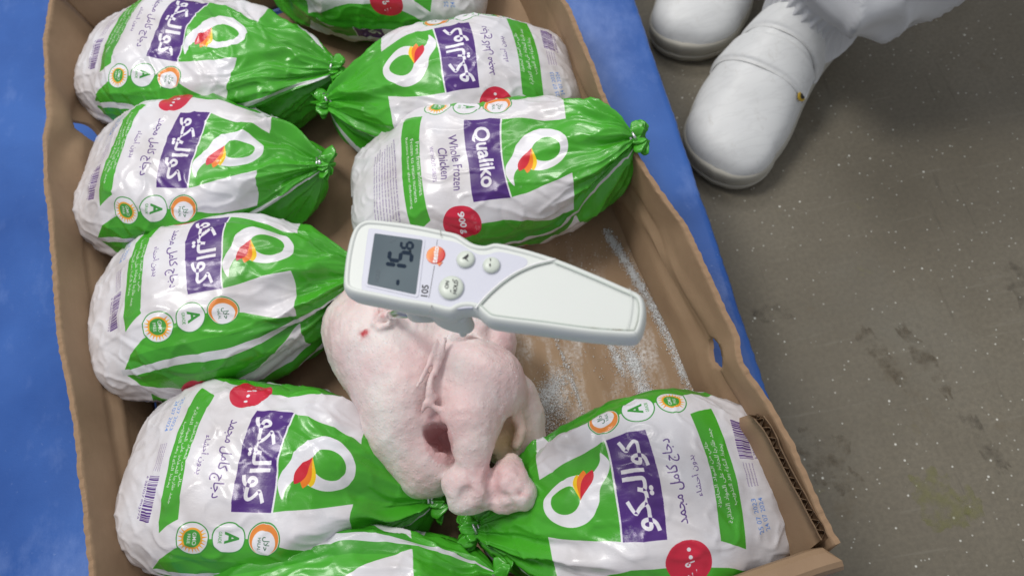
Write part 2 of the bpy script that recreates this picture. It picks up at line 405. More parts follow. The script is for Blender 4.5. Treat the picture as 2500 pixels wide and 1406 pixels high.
    pos[..., 2] = np.where(pos[..., 2] < .004, .001 + .003 * np.exp((pos[..., 2] - .004) / .003), pos[..., 2])
    # print coordinates: arc along the top and round the girth, in centimetres
    mid = ns // 2; ring = pos[mid]; dd = np.linalg.norm(np.roll(ring, -1, 0) - ring, axis=1); cum = np.r_[0, np.cumsum(dd)]
    girth = cum[-1]; top = int(round(nf / 4))
    arc = (cum - cum[top]) * 98.0                        # 0 on top
    topline = pos[:, top]; al = np.r_[0, np.cumsum(np.linalg.norm(np.diff(base[:, top], axis=0), axis=1))] * 100
    V = np.concatenate([pos, pos[:, :1]], 1); PHn = nf + 1
    U = np.broadcast_to(arc[None, :], (ns, PHn))
    wv = pos[:, list(range(nf)) + [0]]
    U = U + twist + .22 * noise(wv, 24, seed + 41) + .04 * noise(wv, 70, seed + 42)
    Vv = np.clip(np.broadcast_to(al[:, None], (ns, PHn)) - 3.2 + yoff + .22 * noise(wv, 24, seed + 43), .1, 25.9)
    uv = np.stack([U / 16 + .5, Vv / 26], -1).reshape(-1, 2)
    fc = grid_faces(ns, PHn)
    mat = _films.get((img.name, seed))
    if mat is None: mat = film_material('printed_film', img, seed, frost); _films[(img.name, seed)] = mat
    mesh_obj('bag_film', V.reshape(-1, 3), fc, mat, root, uvs=uv)
    # gathered tail beyond the clip
    pole = np.array([L, ydrop, zP]); td = np.array(tail_dir if tail_dir is not None else (.8, .0, .45)); td = td / np.linalg.norm(td)
    a = np.cross(td, [0, 0, 1.]); a /= np.linalg.norm(a); b = np.cross(a, td)
    nt, nq = 26, 120; tau = np.linspace(0, 1, nt); ph = np.linspace(0, 2 * math.pi, nq, endpoint=False)
    PQ, TQ = np.meshgrid(ph, tau)
    rr = .0048 + .0058 * sst(0, .55, TQ) - .0035 * sst(.75, 1, TQ)
    pl = sum(am * (1 - 2 * np.abs(np.sin(.5 * k * PQ + prs.uniform(0, 6.28) + TQ * prs.uniform(-1, 1)))) for k, am in ((9, .6), (15, .7), (23, .5)))
    rr = rr * (1 + .22 * pl * sst(0, .4, TQ))
    ln = -.003 + TQ * .012 + .008 * noise(np.stack([np.cos(PQ) * 2, np.sin(PQ) * 2, TQ], -1), 1, seed + 11) * TQ
    tp = pole + td * ln[..., None] + (a * np.cos(PQ)[..., None] * (1 + .35 * TQ[..., None]) + b * np.sin(PQ)[..., None] * (1 - .50 * TQ[..., None])) * rr[..., None]
    tipc = pole + td * .006
    vv = np.concatenate([tp.reshape(-1, 3), [tipc]]); ff = [tuple(f) for f in grid_faces(nt, nq, True)] + [((nt - 1) * nq + k, (nt - 1) * nq + (k + 1) % nq, nt * nq) for k in range(nq)]
    uvt = np.full((len(vv), 2), (.5, .9))
    mesh_obj('gathered_tail', vv, ff, mat, root, uvs=uvt)
    # wire clip
    th = np.linspace(0, 2 * math.pi, 25)
    cp = np.array([pole - td * .001 + (a * math.cos(k) * .0062 + b * math.sin(k) * .0062) for k in th])
    tube(cp, .0009, 8, 'wire_clip', BR_STEEL, root, False)
    sp = pole + b * .0068
    cl = tube([sp - a * .0042 - td * .0015, sp + a * .0042 + td * .001], .0011, 8, 'clip_prong', BR_STEEL, root)
    cl = tube([sp - a * .0040 + td * .0020, sp + a * .0044 + td * .0042], .0011, 8, 'clip_prong', BR_STEEL, root)
    return root

# ------------------------------------------------------------------ floor and blue platform
ZF = -.15
def floor_material():
    t = NT('worn_concrete'); o = t.obj()
    c = t.ramp(t.noise(5, 8, .6), [(.3, (.150, .130, .095)), (.7, (.215, .190, .143))])
    c = t.mix(t.math('MULTIPLY', t.ramp(t.noise(240, 5, .7), [(.35, 0.), (.65, 1.)]), .45), c, (.10, .09, .07))
    st = t.ramp(t.noise(7.5, 6, .65, t.mapping(loc=(3.1, 1.7, 0))), [(.60, 0.), (.72, 1.)])
    c = t.mix(t.math('MULTIPLY', st, .5), c, (.10, .065, .025))
    mo = t.ramp(t.noise(13, 7, .7, t.mapping(loc=(.4, .33, 0))), [(.64, 0.), (.72, 1.)])
    c = t.mix(t.math('MULTIPLY', mo, .5), c, (.22, .21, .07))
    dk = t.ramp(t.noise(22, 8, .75, t.mapping(loc=(5.4, 2.3, 0))), [(.68, 0.), (.76, 1.)])
    c = t.mix(t.math('MULTIPLY', dk, .6), c, (.03, .026, .02))
    pale = t.ramp(t.noise(4, 6, .6, t.mapping(loc=(9, 4, 0))), [(.55, 0.), (.75, 1.)])
    c = t.mix(t.math('MULTIPLY', pale, .25), c, (.20, .21, .19))
    scr = t.ramp(t.noise(1, 6, .7, t.mapping(scale=(9, 130, 1), rot=(0, 0, .35))), [(.60, 0.), (.68, 1.)]); c = t.mix(t.math('MULTIPLY', scr, .22), c, (.28, .26, .21))
    scd = t.ramp(t.noise(1, 6, .7, t.mapping(scale=(150, 8, 1), rot=(0, 0, -.5), loc=(3, 3, 0))), [(.62, 0.), (.68, 1.)]); c = t.mix(t.math('MULTIPLY', scd, .3), c, (.06, .05, .04))
    for sc, th, am in ((70, .075, .9), (150, .12, .6)):
        vo = t.n('ShaderNodeTexVoronoi', {'Vector': o, 'Scale': float(sc), 'Randomness': 1.0})
        keep = t.ramp(vo.outputs['Color'], [(.52, 0.), (.56, 1.)])
        dot = t.ramp(vo.outputs['Distance'], [(th * .6, 1.), (th * 1.2, 0.)])
        c = t.mix(t.math('MULTIPLY', t.math('MULTIPLY', dot, keep), am), c, (.75, .75, .68))
    t.set(Base_Color=c, Roughness=t.ramp(t.noise(9, 5, .6), [(.3, .42), (.7, .7)]), Specular_IOR_Level=.35)
    t.bump(t.noise(160, 6, .6), .25, .001)
    return t.m
fv, ff = [], []
gx = np.linspace(-3, 3, 40)
GX, GY = np.meshgrid(gx, gx); fv = np.stack([GX, GY + .5, np.full_like(GX, ZF)], -1).reshape(-1, 3)
fl = mesh_obj('floor', fv, grid_faces(40, 40), floor_material()); fl['kind'] = 'structure'

def spot_patch(px, py, rx, ry, rot, seed, mat, name, label, cat, z=ZF + .0012, thick=.0012):
    """a thin irregular patch of dried dirt lying on the floor"""
    c = P(px, py, ZF); n = 60; th = np.linspace(0, 2 * math.pi, n, endpoint=False)
    V = []
    rs = np.linspace(0, 1, 9)
    for r in rs:
        rn = 1 + .55 * noise(np.stack([np.cos(th) * 1.6, np.sin(th) * 1.6, 0 * th], -1), 1.3, seed) + .25 * noise(np.stack([np.cos(th) * 5, np.sin(th) * 5, 0 * th], -1), 1.3, seed + 1)
        x, y = r * rx * rn * np.cos(th), r * ry * rn * np.sin(th)
        X = x * math.cos(rot) - y * math.sin(rot); Y = x * math.sin(rot) + y * math.cos(rot)
        zz = thick * (1 - r ** 3) * (.7 + .6 * noise(np.stack([X, Y, 0 * X], -1), 150, seed + 2)) - .0006 * (r > .99)
        V.append(np.stack([X + c[0], Y + c[1], ZF + .0004 + zz], -1))
    o = mesh_obj(name, np.concatenate(V), grid_faces(9, n, True), mat); o['kind'] = 'stuff'; o['label'] = label; o['category'] = cat
def dirt_mat(name, c1, c2, cut=.42):
    t = NT(name); m = t.noise(170, 6, .7)
    a = t.ramp(t.noise(75, 6, .7), [(cut, 0.), (cut + .2, 1.)])
    t.set(Base_Color=t.mix(m, c1, c2), Roughness=.85, Alpha=t.math('MULTIPLY', a, .34)); t.bump(m, .5, .001); return t.m
moss = dirt_mat('dried_green_residue', (.34, .34, .12), (.20, .20, .07), .38); rust = dirt_mat('brown_stain', (.10, .06, .025), (.06, .04, .02), .45); dark = dirt_mat('dark_scuff', (.03, .025, .02), (.07, .05, .04), .47)
spot_patch(2290, 1225, .020, .026, .4, 3, moss, 'dried_residue', 'yellow green crust of dried residue on the grey floor', 'residue')
spot_patch(2375, 1235, .010, .013, .1, 5, moss, 'dried_residue', 'small greenish dried crumb patch right of the larger green crust', 'residue')
spot_patch(2020, 1130, .022, .030, .2, 7, rust, 'floor_stain', 'brown stain on the floor beside the fluted cardboard flap', 'stain')
spot_patch(2260, 880, .009, .040, .27, 9, rust, 'floor_stain', 'long narrow rusty stain in the middle of the grey floor', 'stain')
spot_patch(2150, 870, .010, .036, .27, 19, rust, 'floor_stain', 'faint upright brown mark left of the rusty stain', 'stain')
spot_patch(1880, 760, .022, .010, -.3, 11, dark, 'floor_scuff', 'dark scuffed spot beside the blue platform edge', 'scuff')
spot_patch(2400, 1075, .009, .03, .2, 13, dark, 'floor_scuff', 'dark scuffed streak above the green crust', 'scuff')
spot_patch(2490, 700, .012, .028, .1, 15, dark, 'floor_scuff', 'dark chipped spot at the right edge of the floor', 'scuff')

def blue_material():
    t = NT('worn_blue_plastic')
    c = t.ramp(t.noise(7, 5, .55), [(.32, (.018, .078, .31)), (.68, (.042, .135, .45))])
    sm = t.ramp(t.noise(13, 8, .68, t.mapping(scale=(1, .6, 1), loc=(2, 1, 0))), [(.52, 0.), (.72, 1.)])
    c = t.mix(t.math('MULTIPLY', sm, .30), c, (.30, .42, .78))
    sp = t.ramp(t.noise(260, 3, .6), [(.68, 0.), (.75, 1.)])
    c = t.mix(t.math('MULTIPLY', sp, .15), c, (.5, .6, .85))
    t.set(Base_Color=c, Roughness=t.ramp(t.noise(10, 5, .6), [(.3, .32), (.7, .6)]), Specular_IOR_Level=.4)
    b1 = t.bump(t.noise(6, 3, .5, t.mapping(scale=(1, .5, 1))), .5, .02); t.bump(t.noise(420, 3, .6), .25, .0006, b1); return t.m
BLUE = blue_material()
ex = .155
def edge_x(y): return ex + .008 * (.3 - y)
plat = thing('blue_platform', 'worn blue plastic platform standing above the grey floor under the cardboard tray', 'platform', (-.4, .3, ZF))
ys = np.linspace(-.55, 1.1, 420)
jit = .0006 * noise(np.stack([ys * 0, ys, ys * 0], -1), 300, 1) + .0008 * noise(np.stack([ys * 0, ys, ys * 0], -1), 40, 2)
xs_in = np.linspace(0, 1, 30)
prof = [(-1.25, 0.0, 0), (-.35, 0.0, 0), (-.03, 0.0, 1), (-.006, 0.0, 1), (-.002, -.0008, 1), (0, -.003, 1), (.0003, -.024, 1), (-.004, -.028, 1), (-.05, -.028, 1), (-1.25, -.028, 0)]
V = np.array([[[edge_x(y) * 1 + dx + jit[i] * f, y, dz] for dx, dz, f in prof] for i, y in enumerate(ys)])
mesh_obj('deck', local(plat, V.reshape(-1, 3)), grid_faces(len(ys), len(prof), True)[:, ::-1], BLUE, plat)
for bx_, by_ in [(-.05, -.4), (-.05, .3), (-.05, 1.0), (-.5, -.4), (-.5, .3), (-.5, 1.0), (-1.0, -.4), (-1.0, .3), (-1.0, 1.0)]:
    o2 = smooth_poly([(bx_ - .06, by_ - .07), (bx_ + .06, by_ - .07), (bx_ + .06, by_ + .07), (bx_ - .06, by_ + .07)], 5)
    o = prism(o2 - np.array(plat.location)[:2], 0, .15 - .0282, 'foot_block', BLUE, plat)

# ------------------------------------------------------------------ cardboard tray
def kraft(name, base=((.25, .165, .10), (.38, .262, .165)), ang=0.0):
    t = NT(name)
    c = t.ramp(t.noise(11, 6, .6), [(.3, base[0]), (.7, base[1])])
    fib = t.noise(1, 4, .6, t.mapping(scale=(420, 60, 420), rot=(0, 0, ang)))
    c = t.mix(t.math('MULTIPLY', fib, .25), c, (.20, .125, .07))
    blotch = t.ramp(t.noise(8, 4, .5, t.mapping(loc=(4, 2, 1))), [(.52, 0.), (.68, 1.)])  # random darker brown blotches over all the board
    c = t.mix(t.math('MULTIPLY', blotch, .35), c, (.22, .13, .075))
    t.set(Base_Color=c, Roughness=.72, Specular_IOR_Level=.25)
    fl_ = t.n('ShaderNodeTexWave', {'Vector': t.mapping(rot=(0, 0, ang)), 'Scale': 22.0, 'Distortion': .6, 'Detail': 1.0}, wave_type='BANDS', bands_direction='X')
    h = t.math('ADD', t.math('MULTIPLY', fl_.outputs['Fac'], .35), t.noise(90, 5, .6))
    t.bump(h, .28, .0012)
    return t.m
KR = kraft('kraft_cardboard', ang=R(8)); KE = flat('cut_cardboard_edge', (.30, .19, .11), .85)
tray = thing('cardboard_tray', 'open brown corrugated cardboard tray holding bags of frozen chicken', 'cardboard box', (-.12, .30, .004))
TL = lambda pts: local(tray, pts)
yaw_b = R(8.0); e1 = np.array([math.cos(yaw_b), math.sin(yaw_b), 0]); e2 = np.array([-math.sin(yaw_b), math.cos(yaw_b), 0])
# bottom panel with soft long dents
c0 = np.array([.1225, -.0, 0.])     # near right base corner
def frosted_kraft():
    m = KR.copy(); m.name = 'frosted_kraft'; nt = m.node_tree; bs = nt.nodes['Principled BSDF']; src = bs.inputs['Base Color'].links[0].from_socket
    t = NT.__new__(NT); t.m = m; t.t = nt; t.b = bs; t.tc = nt.nodes.new('ShaderNodeTexCoord')
    g = t.n('ShaderNodeVectorMath', {0: t.obj(), 1: tuple(float(k) for k in (P(1440, 900, .006) - np.array([-.12, .30, .004])))}, operation='DISTANCE')
    reg = t.ramp(g.outputs['Value'], [(.04, 1.), (.13, 0.)])
    pw = t.ramp(t.noise(26, 8, .7, t.mapping(scale=(1.6, .5, 1), rot=(0, 0, R(-8)))), [(.47, 0.), (.66, 1.)])
    gr = t.ramp(t.noise(420, 3, .7), [(.38, .15), (.62, 1.)])
    f = t.math('MULTIPLY', t.math('MULTIPLY', reg, pw), t.math('MULTIPLY', gr, .85))
    t.l(t.mix(f, src, (.72, .71, .70)), bs.inputs['Base Color']); return m
KF = frosted_kraft()
nu, nv = 150, 200
u_ = np.linspace(-.400, .006, nu); v_ = np.linspace(-.005, .635, nv)
UU, VV = np.meshgrid(u_, v_)
dent = .0034 * np.exp(-((UU + .055 + .01 * np.sin(VV * 9)) / .006) ** 2) + .0024 * np.exp(-((UU + .085) / .007) ** 2) - .0020 * np.exp(-((UU + .105) / .006) ** 2) + .0026 * np.exp(-((UU + .135) / .006) ** 2)
BP = c0 + UU[..., None] * e1 + VV[..., None] * e2; BP[..., 2] = .006 + dent + .0012 * noise(BP, 18, 4)
V1 = BP.reshape(-1, 3); V2 = V1.copy(); V2[:, 2] = .0015
per = list(range(nu)) + [k * nu + nu - 1 for k in range(1, nv)] + [(nv - 1) * nu + k for k in range(nu - 2, -1, -1)] + [k * nu for k in range(nv - 2, 0, -1)]
fs = np.concatenate([grid_faces(nv, nu), grid_faces(nv, nu)[:, ::-1] + len(V1), np.array([[per[k], per[k] + len(V1), per[(k + 1) % len(per)] + len(V1), per[(k + 1) % len(per)]] for k in range(len(per))])])
mesh_obj('bottom_panel', TL(np.concatenate([V1, V2])), fs, KF, tray)

def wall(name, rim, base, holes=(), thick=.0032, nv=26, nu=420, bulge=.003, seed=1, rimnoise=.0015, outward=1, crease=None, mat=None):
    """a standing sheet from a base line to a rim line, real thickness, holes cut through; holes: (u, v, ru, rv)"""
    rim = resample(smooth_poly(rim, 6, False), nu); base = resample(np.asarray(base, float), nu)
    vv = np.linspace(0, 1, nv); V = base[:, None] * (1 - vv)[None, :, None] + rim[:, None] * vv[None, :, None]
    T = np.gradient(rim, axis=0); T[:, 2] = 0; T /= np.linalg.norm(T, axis=1)[:, None]
    N = np.c_[T[:, 1], -T[:, 0], 0 * T[:, 0]] * outward
    bul = bulge * np.sin(np.pi * vv)[None, :] * (.4 + noise(V, 9, seed)) + .0012 * noise(V, 30, seed + 1)
    if crease:
        for cu, cv, amp, wd, slope in crease:
            Ug = np.linspace(0, 1, nu)[:, None]; d = (vv[None, :] - cv) - slope * (Ug - cu)
            bul = bul + amp * np.exp(-(d / wd) ** 2) * np.exp(-((Ug - cu) / .18) ** 2)
    V = V + N[:, None, :] * bul[..., None]
    V[:, -1, 2] += .5 * rimnoise * noise(V[:, -1], 260, seed + 3) + .5 * rimnoise * noise(V[:, -1], 35, seed + 5)
    V[:, -1] += N * (rimnoise * .5 * noise(V[:, -1], 200, seed + 4))[:, None]
    Ug, Vg = np.meshgrid(np.linspace(0, 1, nu), vv, indexing='ij')
    keep = np.ones((nu - 1, nv - 1), bool)
    uc = (Ug[:-1, :-1] + Ug[1:, 1:]) / 2; vc = (Vg[:-1, :-1] + Vg[1:, 1:]) / 2
    for hu, hv, ru, rv in holes:
        inside = ((uc - hu) / ru) ** 2 + ((vc - hv) / rv) ** 2 < 1; keep &= ~inside
        # pull the ragged boundary onto the ellipse
        d = np.sqrt(((Ug - hu) / ru) ** 2 + ((Vg - hv) / rv) ** 2)
        touch = np.zeros((nu, nv), int)
        for a, b in ((0, 0), (1, 0), (0, 1), (1, 1)): touch[a:nu - 1 + a, b:nv - 1 + b] += inside
        bd = (touch > 0) & (touch < 4)
        P0 = base[:, None] * (1 - vv)[None, :, None] + rim[:, None] * vv[None, :, None]
        for i, j in zip(*np.where(bd)):
            fct = 1 / max(d[i, j], 1e-6); nu_, nv_ = hu + (Ug[i, j] - hu) * fct, hv + (Vg[i, j] - hv) * fct
            ii = nu_ * (nu - 1); i0 = int(np.clip(ii, 0, nu - 2)); f = ii - i0; jj = nv_ * (nv - 1); j0 = int(np.clip(jj, 0, nv - 2)); g = jj - j0
            V[i, j] = (P0[i0, j0] * (1 - f) + P0[i0 + 1, j0] * f) * (1 - g) + (P0[i0, j0 + 1] * (1 - f) + P0[i0 + 1, j0 + 1] * f) * g + N[i] * bul[i, j]
    idx = np.arange(nu * nv).reshape(nu, nv)
    q = np.stack([idx[:-1, :-1], idx[1:, :-1], idx[1:, 1:], idx[:-1, 1:]], -1)[keep]
    O = V + N[:, None, :] * thick
    allv = np.concatenate([V.reshape(-1, 3), O.reshape(-1, 3)]); n0 = nu * nv
    ed = {}
    for f in q:
        for k in range(4): ed.setdefault((min(f[k], f[(k + 1) % 4]), max(f[k], f[(k + 1) % 4])), []).append((f[k], f[(k + 1) % 4]))
    side = np.array([[e[0][1], e[0][0], e[0][0] + n0, e[0][1] + n0] for e in ed.values() if len(e) == 1])
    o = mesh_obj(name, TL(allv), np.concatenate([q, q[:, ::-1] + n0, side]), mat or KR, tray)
    o.data.materials.append(KE)
    mi = np.zeros(len(o.data.polygons), np.int32); mi[2 * len(q):] = 1; o.data.polygons.foreach_set('material_index', mi)
    sm = np.ones(len(mi), bool); sm[2 * len(q):] = False; o.data.polygons.foreach_set('use_smooth', sm)
    return o
RZ = .085
rr_px = [(1345, -60), (1370, 0), (1392, 45), (1412, 95), (1437, 150), (1455, 200), (1472, 245), (1512, 320), (1556, 395), (1590, 448), (1632, 505), (1668, 550), (1690, 601), (1711, 648), (1739, 706), (1770, 769), (1794, 824), (1803, 875), (1825, 918), (1860, 965), (1895, 1031), (1930, 1094), (1965, 1180), (1998, 1255), (2038, 1330)]
rimR = [P(x, y, RZ) for x, y in rr_px]
def bpt(u, v, z=.004): r = c0 + e1 * u + e2 * v; r[2] = z; return r
baseR = [bpt(0, .60), bpt(0, .45), bpt(0, .30), bpt(0, .15), bpt(0, .0)]
wall('side_wall', rimR[::1], baseR, holes=[(.725, .60, .024, .15)], outward=-1, seed=2, bulge=.004, crease=[(.52, .45, -.004, .10, 1.6), (.6, .42, .003, .05, -.2), (.75, .5, .0035, .06, .5), (.55, .56, .0022, .03, 0), (.8, .56, .0024, .03, 0), (.3, .6, .0022, .03, 0), (.35, .4, -.004, .12, -1.5)])
lr_px = [(150, -60), (133, -20), (118, 60), (106, 130), (100, 190), (108, 240), (118, 285), (113, 340), (117, 400), (125, 500), (133, 600), (140, 700), (150, 800), (166, 900), (190, 1050), (215, 1250), (232, 1406), (245, 1480), (252, 1530)]
rimL = [P(x, y, RZ) for x, y in lr_px]
rl = np.array(rimL); baseL = [r + e1 * .016 - np.array([0, 0, RZ - .004]) for r in (rl[0], rl[9], rl[-1])]
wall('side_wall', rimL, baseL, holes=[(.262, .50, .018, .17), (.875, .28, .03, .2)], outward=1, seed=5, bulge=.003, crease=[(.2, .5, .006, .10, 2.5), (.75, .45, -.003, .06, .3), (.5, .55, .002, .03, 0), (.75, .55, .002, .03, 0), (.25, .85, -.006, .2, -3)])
# far end wall
ra, rb = rl[0] + e2 * .004, np.array(rimR[0]) + e2 * .0
fw = [lerp(P(146, -14, RZ) + 0, P(1350, -50, RZ), k) for k in (0, .3, .6, 1)]
fa = P(146, -14, RZ); fb = fa + e1 * .452
fw = [fa, lerp(fa, fb, .35), lerp(fa, fb, .7), fb]
fbse = [f - e2 * .012 - np.array([0, 0, RZ - .004]) for f in (fa + e1 * .012, fb - e1 * .012)]
wall('end_wall', fw, fbse, outward=-1, seed=8, nu=200)
# near end wall with a folded roll-over top
na = P(2048, 1350, RZ - .002) ; nb = na - e1 * .478
def strip(name, sections, mat=KR):
    """sections: list of profiles (k,3)"""
    S_ = np.array(sections); n, k, _ = S_.shape
    Fs = [tuple(f) for f in grid_faces(n, k, True)] + [tuple(range(k)), tuple(range((n - 1) * k, n * k))[::-1]]
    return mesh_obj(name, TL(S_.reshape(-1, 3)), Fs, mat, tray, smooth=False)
secs = []
for tq in np.linspace(0, 1, 60):
    b = lerp(na, nb, tq); wob = .001 * math.sin(tq * 17) + .0008 * float(noise(b[None], 60, 3)[0])
    up = np.array([0, 0, 1.]); cut = .006 * max(0, 1 - tq / .03)
    prf = [(-.002 + cut * 0, -RZ + .006), (.001, -.006), (.003, -.002 + wob), (.006, .0 + wob), (.013, -.001 + wob), (.016, -.004 + wob), (.017, -.012), (.0135, -.012), (.0125, -.006), (.0055, -.0045), (.003, -RZ + .006)]
    secs.append([b + e2 * (d - .010 + wob) * 1.0 * (-1) * -1 + up * z_ - e1 * cut * (d > .01) for d, z_ in prf])
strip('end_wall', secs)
# inner corner flap with open flutes on its cut edge
def fluted(name, rim, base, thick=.0046, period=.0062, seed=1):
    L_ = sum(np.linalg.norm(np.diff(np.array(rim), axis=0), axis=1)); nper = int(L_ / period); nu = nper * 8 + 1
    rim = resample(smooth_poly(rim, 8, False), nu); base = resample(np.asarray(base, float), nu)
    T = np.gradient(rim, axis=0); T[:, 2] = 0; T /= np.linalg.norm(T, axis=1)[:, None]; N = np.c_[-T[:, 1], T[:, 0], 0 * T[:, 0]]
    vv = np.linspace(0, 1, 14)
    def sheet(offs, top=0.0):
        o_ = base[:, None] * (1 - vv)[None, :, None] + rim[:, None] * vv[None, :, None]
        o_ = o_ + N[:, None] * (offs[:, None] + .0015 * noise(o_, 25, seed) * np.sin(np.pi * vv)[None])[..., None]
        o_[:, -1, 2] += top + .0007 * noise(rim, 260, seed + 2); return o_
    ph = np.arange(nu) / 8 * 2 * math.pi
    op = (1 + .25 * noise(rim, 45, seed + 6))
    Vs, Fs_ = [], []
    g = grid_faces(nu, 14)
    for k, (of, tp) in enumerate(((0 * ph, 0), (0 * ph + .0008, 0), (thick * op, .0004), (thick * op + .0008, .0004), (.0005 + (thick - .0008) * op * (.5 - .5 * np.cos(ph + .6 * noise(rim, 60, seed + 9))), -.0008), (.0009 + (thick - .0008) * op * (.5 - .5 * np.cos(ph + .6 * noise(rim, 60, seed + 9))), -.0008))):
        Vs.append(sheet(of, tp).reshape(-1, 3)); Fs_.append(g + k * nu * 14)
    for a in (0, 2, 4):
        i = np.arange(nu - 1) * 14 + 13; A_ = a * nu * 14; B_ = (a + 1) * nu * 14
        Fs_.append(np.stack([i + A_, i + 14 + A_, i + 14 + B_, i + B_], -1))
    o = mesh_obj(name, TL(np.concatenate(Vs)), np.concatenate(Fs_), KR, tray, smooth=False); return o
fl_px = [(1828, 1012), (1842, 1025), (1868, 1058), (1892, 1105), (1920, 1160), (1950, 1215), (1978, 1268), (2004, 1318)]
rimF = [P(x, y, .083 - .012 * (k == 0)) for k, (x, y) in enumerate(fl_px)]
bF0 = bpt(-.012, .115); bF1 = bpt(-.012, .004)
fluted('corner_flap', rimF, [bF0, bF1])

# ------------------------------------------------------------------ ice on the tray bottom
def ice_mat():
    t = NT('ice_grain'); t.set(Base_Color=(.74, .75, .76), Roughness=.3, Specular_IOR_Level=.6)
    t.b.inputs['Subsurface Weight'].default_value = .0; return t.m
ICE = ice_mat()
_oct = np.array([[1, 0, 0], [-1, 0, 0], [0, 1, 0], [0, -1, 0], [0, 0, 1], [0, 0, -1.]]); _of = np.array([[0, 2, 4], [2, 1, 4], [1, 3, 4], [3, 0, 4], [2, 0, 5], [1, 2, 5], [3, 1, 5], [0, 3, 5]])
def grains(name, pts, rad, label=None, cat=None, mat=None, parent=None, kind='stuff', zfun=None):
    n = len(pts); q = rng.normal(size=(n, 3, 3)); q, _ = np.linalg.qr(q)
    sc = rad[:, None] * rng.uniform(.6, 1.4, (n, 3))
    V = np.einsum('nij,kj->nki', q, _oct) * 1.0
    V = (_oct[None] * sc[:, None, :]) @ q + pts[:, None, :]
    Fs = (_of[None] + (np.arange(n) * 6)[:, None, None]).reshape(-1, 3)
    o = mesh_obj(name, V.reshape(-1, 3), Fs, mat or ICE, parent, smooth=False); o['kind'] = kind
    if label: o['label'] = label
    if cat: o['category'] = cat
    return o
def tray_z(p):
    d = p - c0; u = d @ e1; v = d @ e2
    return .0062 + .0034 * np.exp(-((u + .055 + .01 * np.sin(v * 9)) / .006) ** 2) + .0024 * np.exp(-((u + .085) / .007) ** 2) - .0020 * np.exp(-((u + .105) / .006) ** 2) + .0026 * np.exp(-((u + .135) / .006) ** 2)
pts = []
def seam_grains(path, width, n):
    pth = np.array([P(x, y, .008) for x, y in path]); pth = resample(pth, 200)
    k = rng.integers(0, 200, n); w_ = width / 35 / 100
    clump = .5 + .9 * noise(pth, 70, 3)
    k = k[rng.uniform(0, 1, n) < np.clip(clump[k], .15, 1)]
    return pth[k] + rng.normal(size=(len(k), 3)) * [w_ * .36, w_ * .36, 0]
pts.append(seam_grains([(1478, 560), (1530, 640), (1590, 740), (1640, 840), (1665, 900), (1688, 975)], 19, 11000))
pts.append(seam_grains([(1524, 826), (1545, 880), (1565, 930), (1588, 990)], 30, 8000))
pts.append(seam_grains([(1485, 826), (1505, 870), (1524, 920)], 18, 2400))
pts.append(seam_grains([(1352, 815), (1370, 860), (1385, 900), (1408, 960), (1430, 1030), (1440, 1080)], 8, 1500))
pts.append(seam_grains([(1395, 890), (1365, 925), (1340, 950), (1318, 985)], 40, 3500))
pts.append(seam_grains([(1340, 960), (1335, 1010), (1345, 1060), (1320, 1090)], 80, 6500))
sc_ = np.array([P(rng.uniform(1270, 1700), rng.uniform(560, 1120), .007) for _ in range(1500)])
pts.append(sc_[noise(sc_, 30, 9) > .02])
pts = np.concatenate(pts); pts[:, 2] = tray_z(pts) + rng.uniform(0, .0008, len(pts))
rad = rng.uniform(.00014, .00045, len(pts)) * (1 + 1.0 * (rng.uniform(size=len(pts)) > .97))
keepm = (pts - c0) @ e1 < .004
grains('ice_crystals', pts[keepm], rad[keepm], 'loose white ice crystals strewn over the bare tray bottom', 'ice')

# ------------------------------------------------------------------ bags
B = make_bag
B('tied Arabic bag topmost at the left, cut by the upper picture edge', (226, 150), (815, 172), .120, ydrop=.014, img=art_ar, seed=11, twist=.9, zT=.058)
B('tied Arabic bag second from the top in the left column', (222, 440), (786, 404), .126, ydrop=.016, img=art_ar, seed=12, twist=.2, zT=.058)
B('Arabic bag in the left column touching the end of the white thermometer', (238, 805), (885, 672), .124, img=art_ar, seed=13, twist=2.1, zT=.055)
B('Arabic bag at the lower left half under the bare chicken', (322, 1165), (1062, 1218), .126, img=art_ar, seed=14, twist=1.0, yoff=-.4, zT=.036)
B('bag lying on its side at the bottom edge with its white side stripe upward', (400, 1640), (1216, 1418), .118, H=.074, img=art_ar, seed=15, twist=-3.0, zT=.045)
B('Arabic bag in the lower right corner beside the fluted cardboard flap', (1908, 1170), (1160, 1292), .124, H=.080, img=art_ar, seed=16, twist=-.4, yoff=1.7, zT=.034, frost=1, full=.45)
B('English lettered bag with a red 900 g disc behind the thermometer', (866, 486), (1545, 342), .112, ydrop=-.012, img=art_en, seed=17, twist=-1.4, zT=.088, zE=.0, frost=.8, full=.62)
B('Arabic bag at the upper right whose tie points left', (1400, 180), (802, 252), .114, ydrop=-.014, img=art_ar, seed=18, twist=.4, yoff=2.3, zT=.05)
B('partly hidden bag at the top centre cut by the picture edge', (1185, -45), (655, -75), .120, img=art_ar, seed=19, twist=1.9, yoff=1.8, zT=.05)

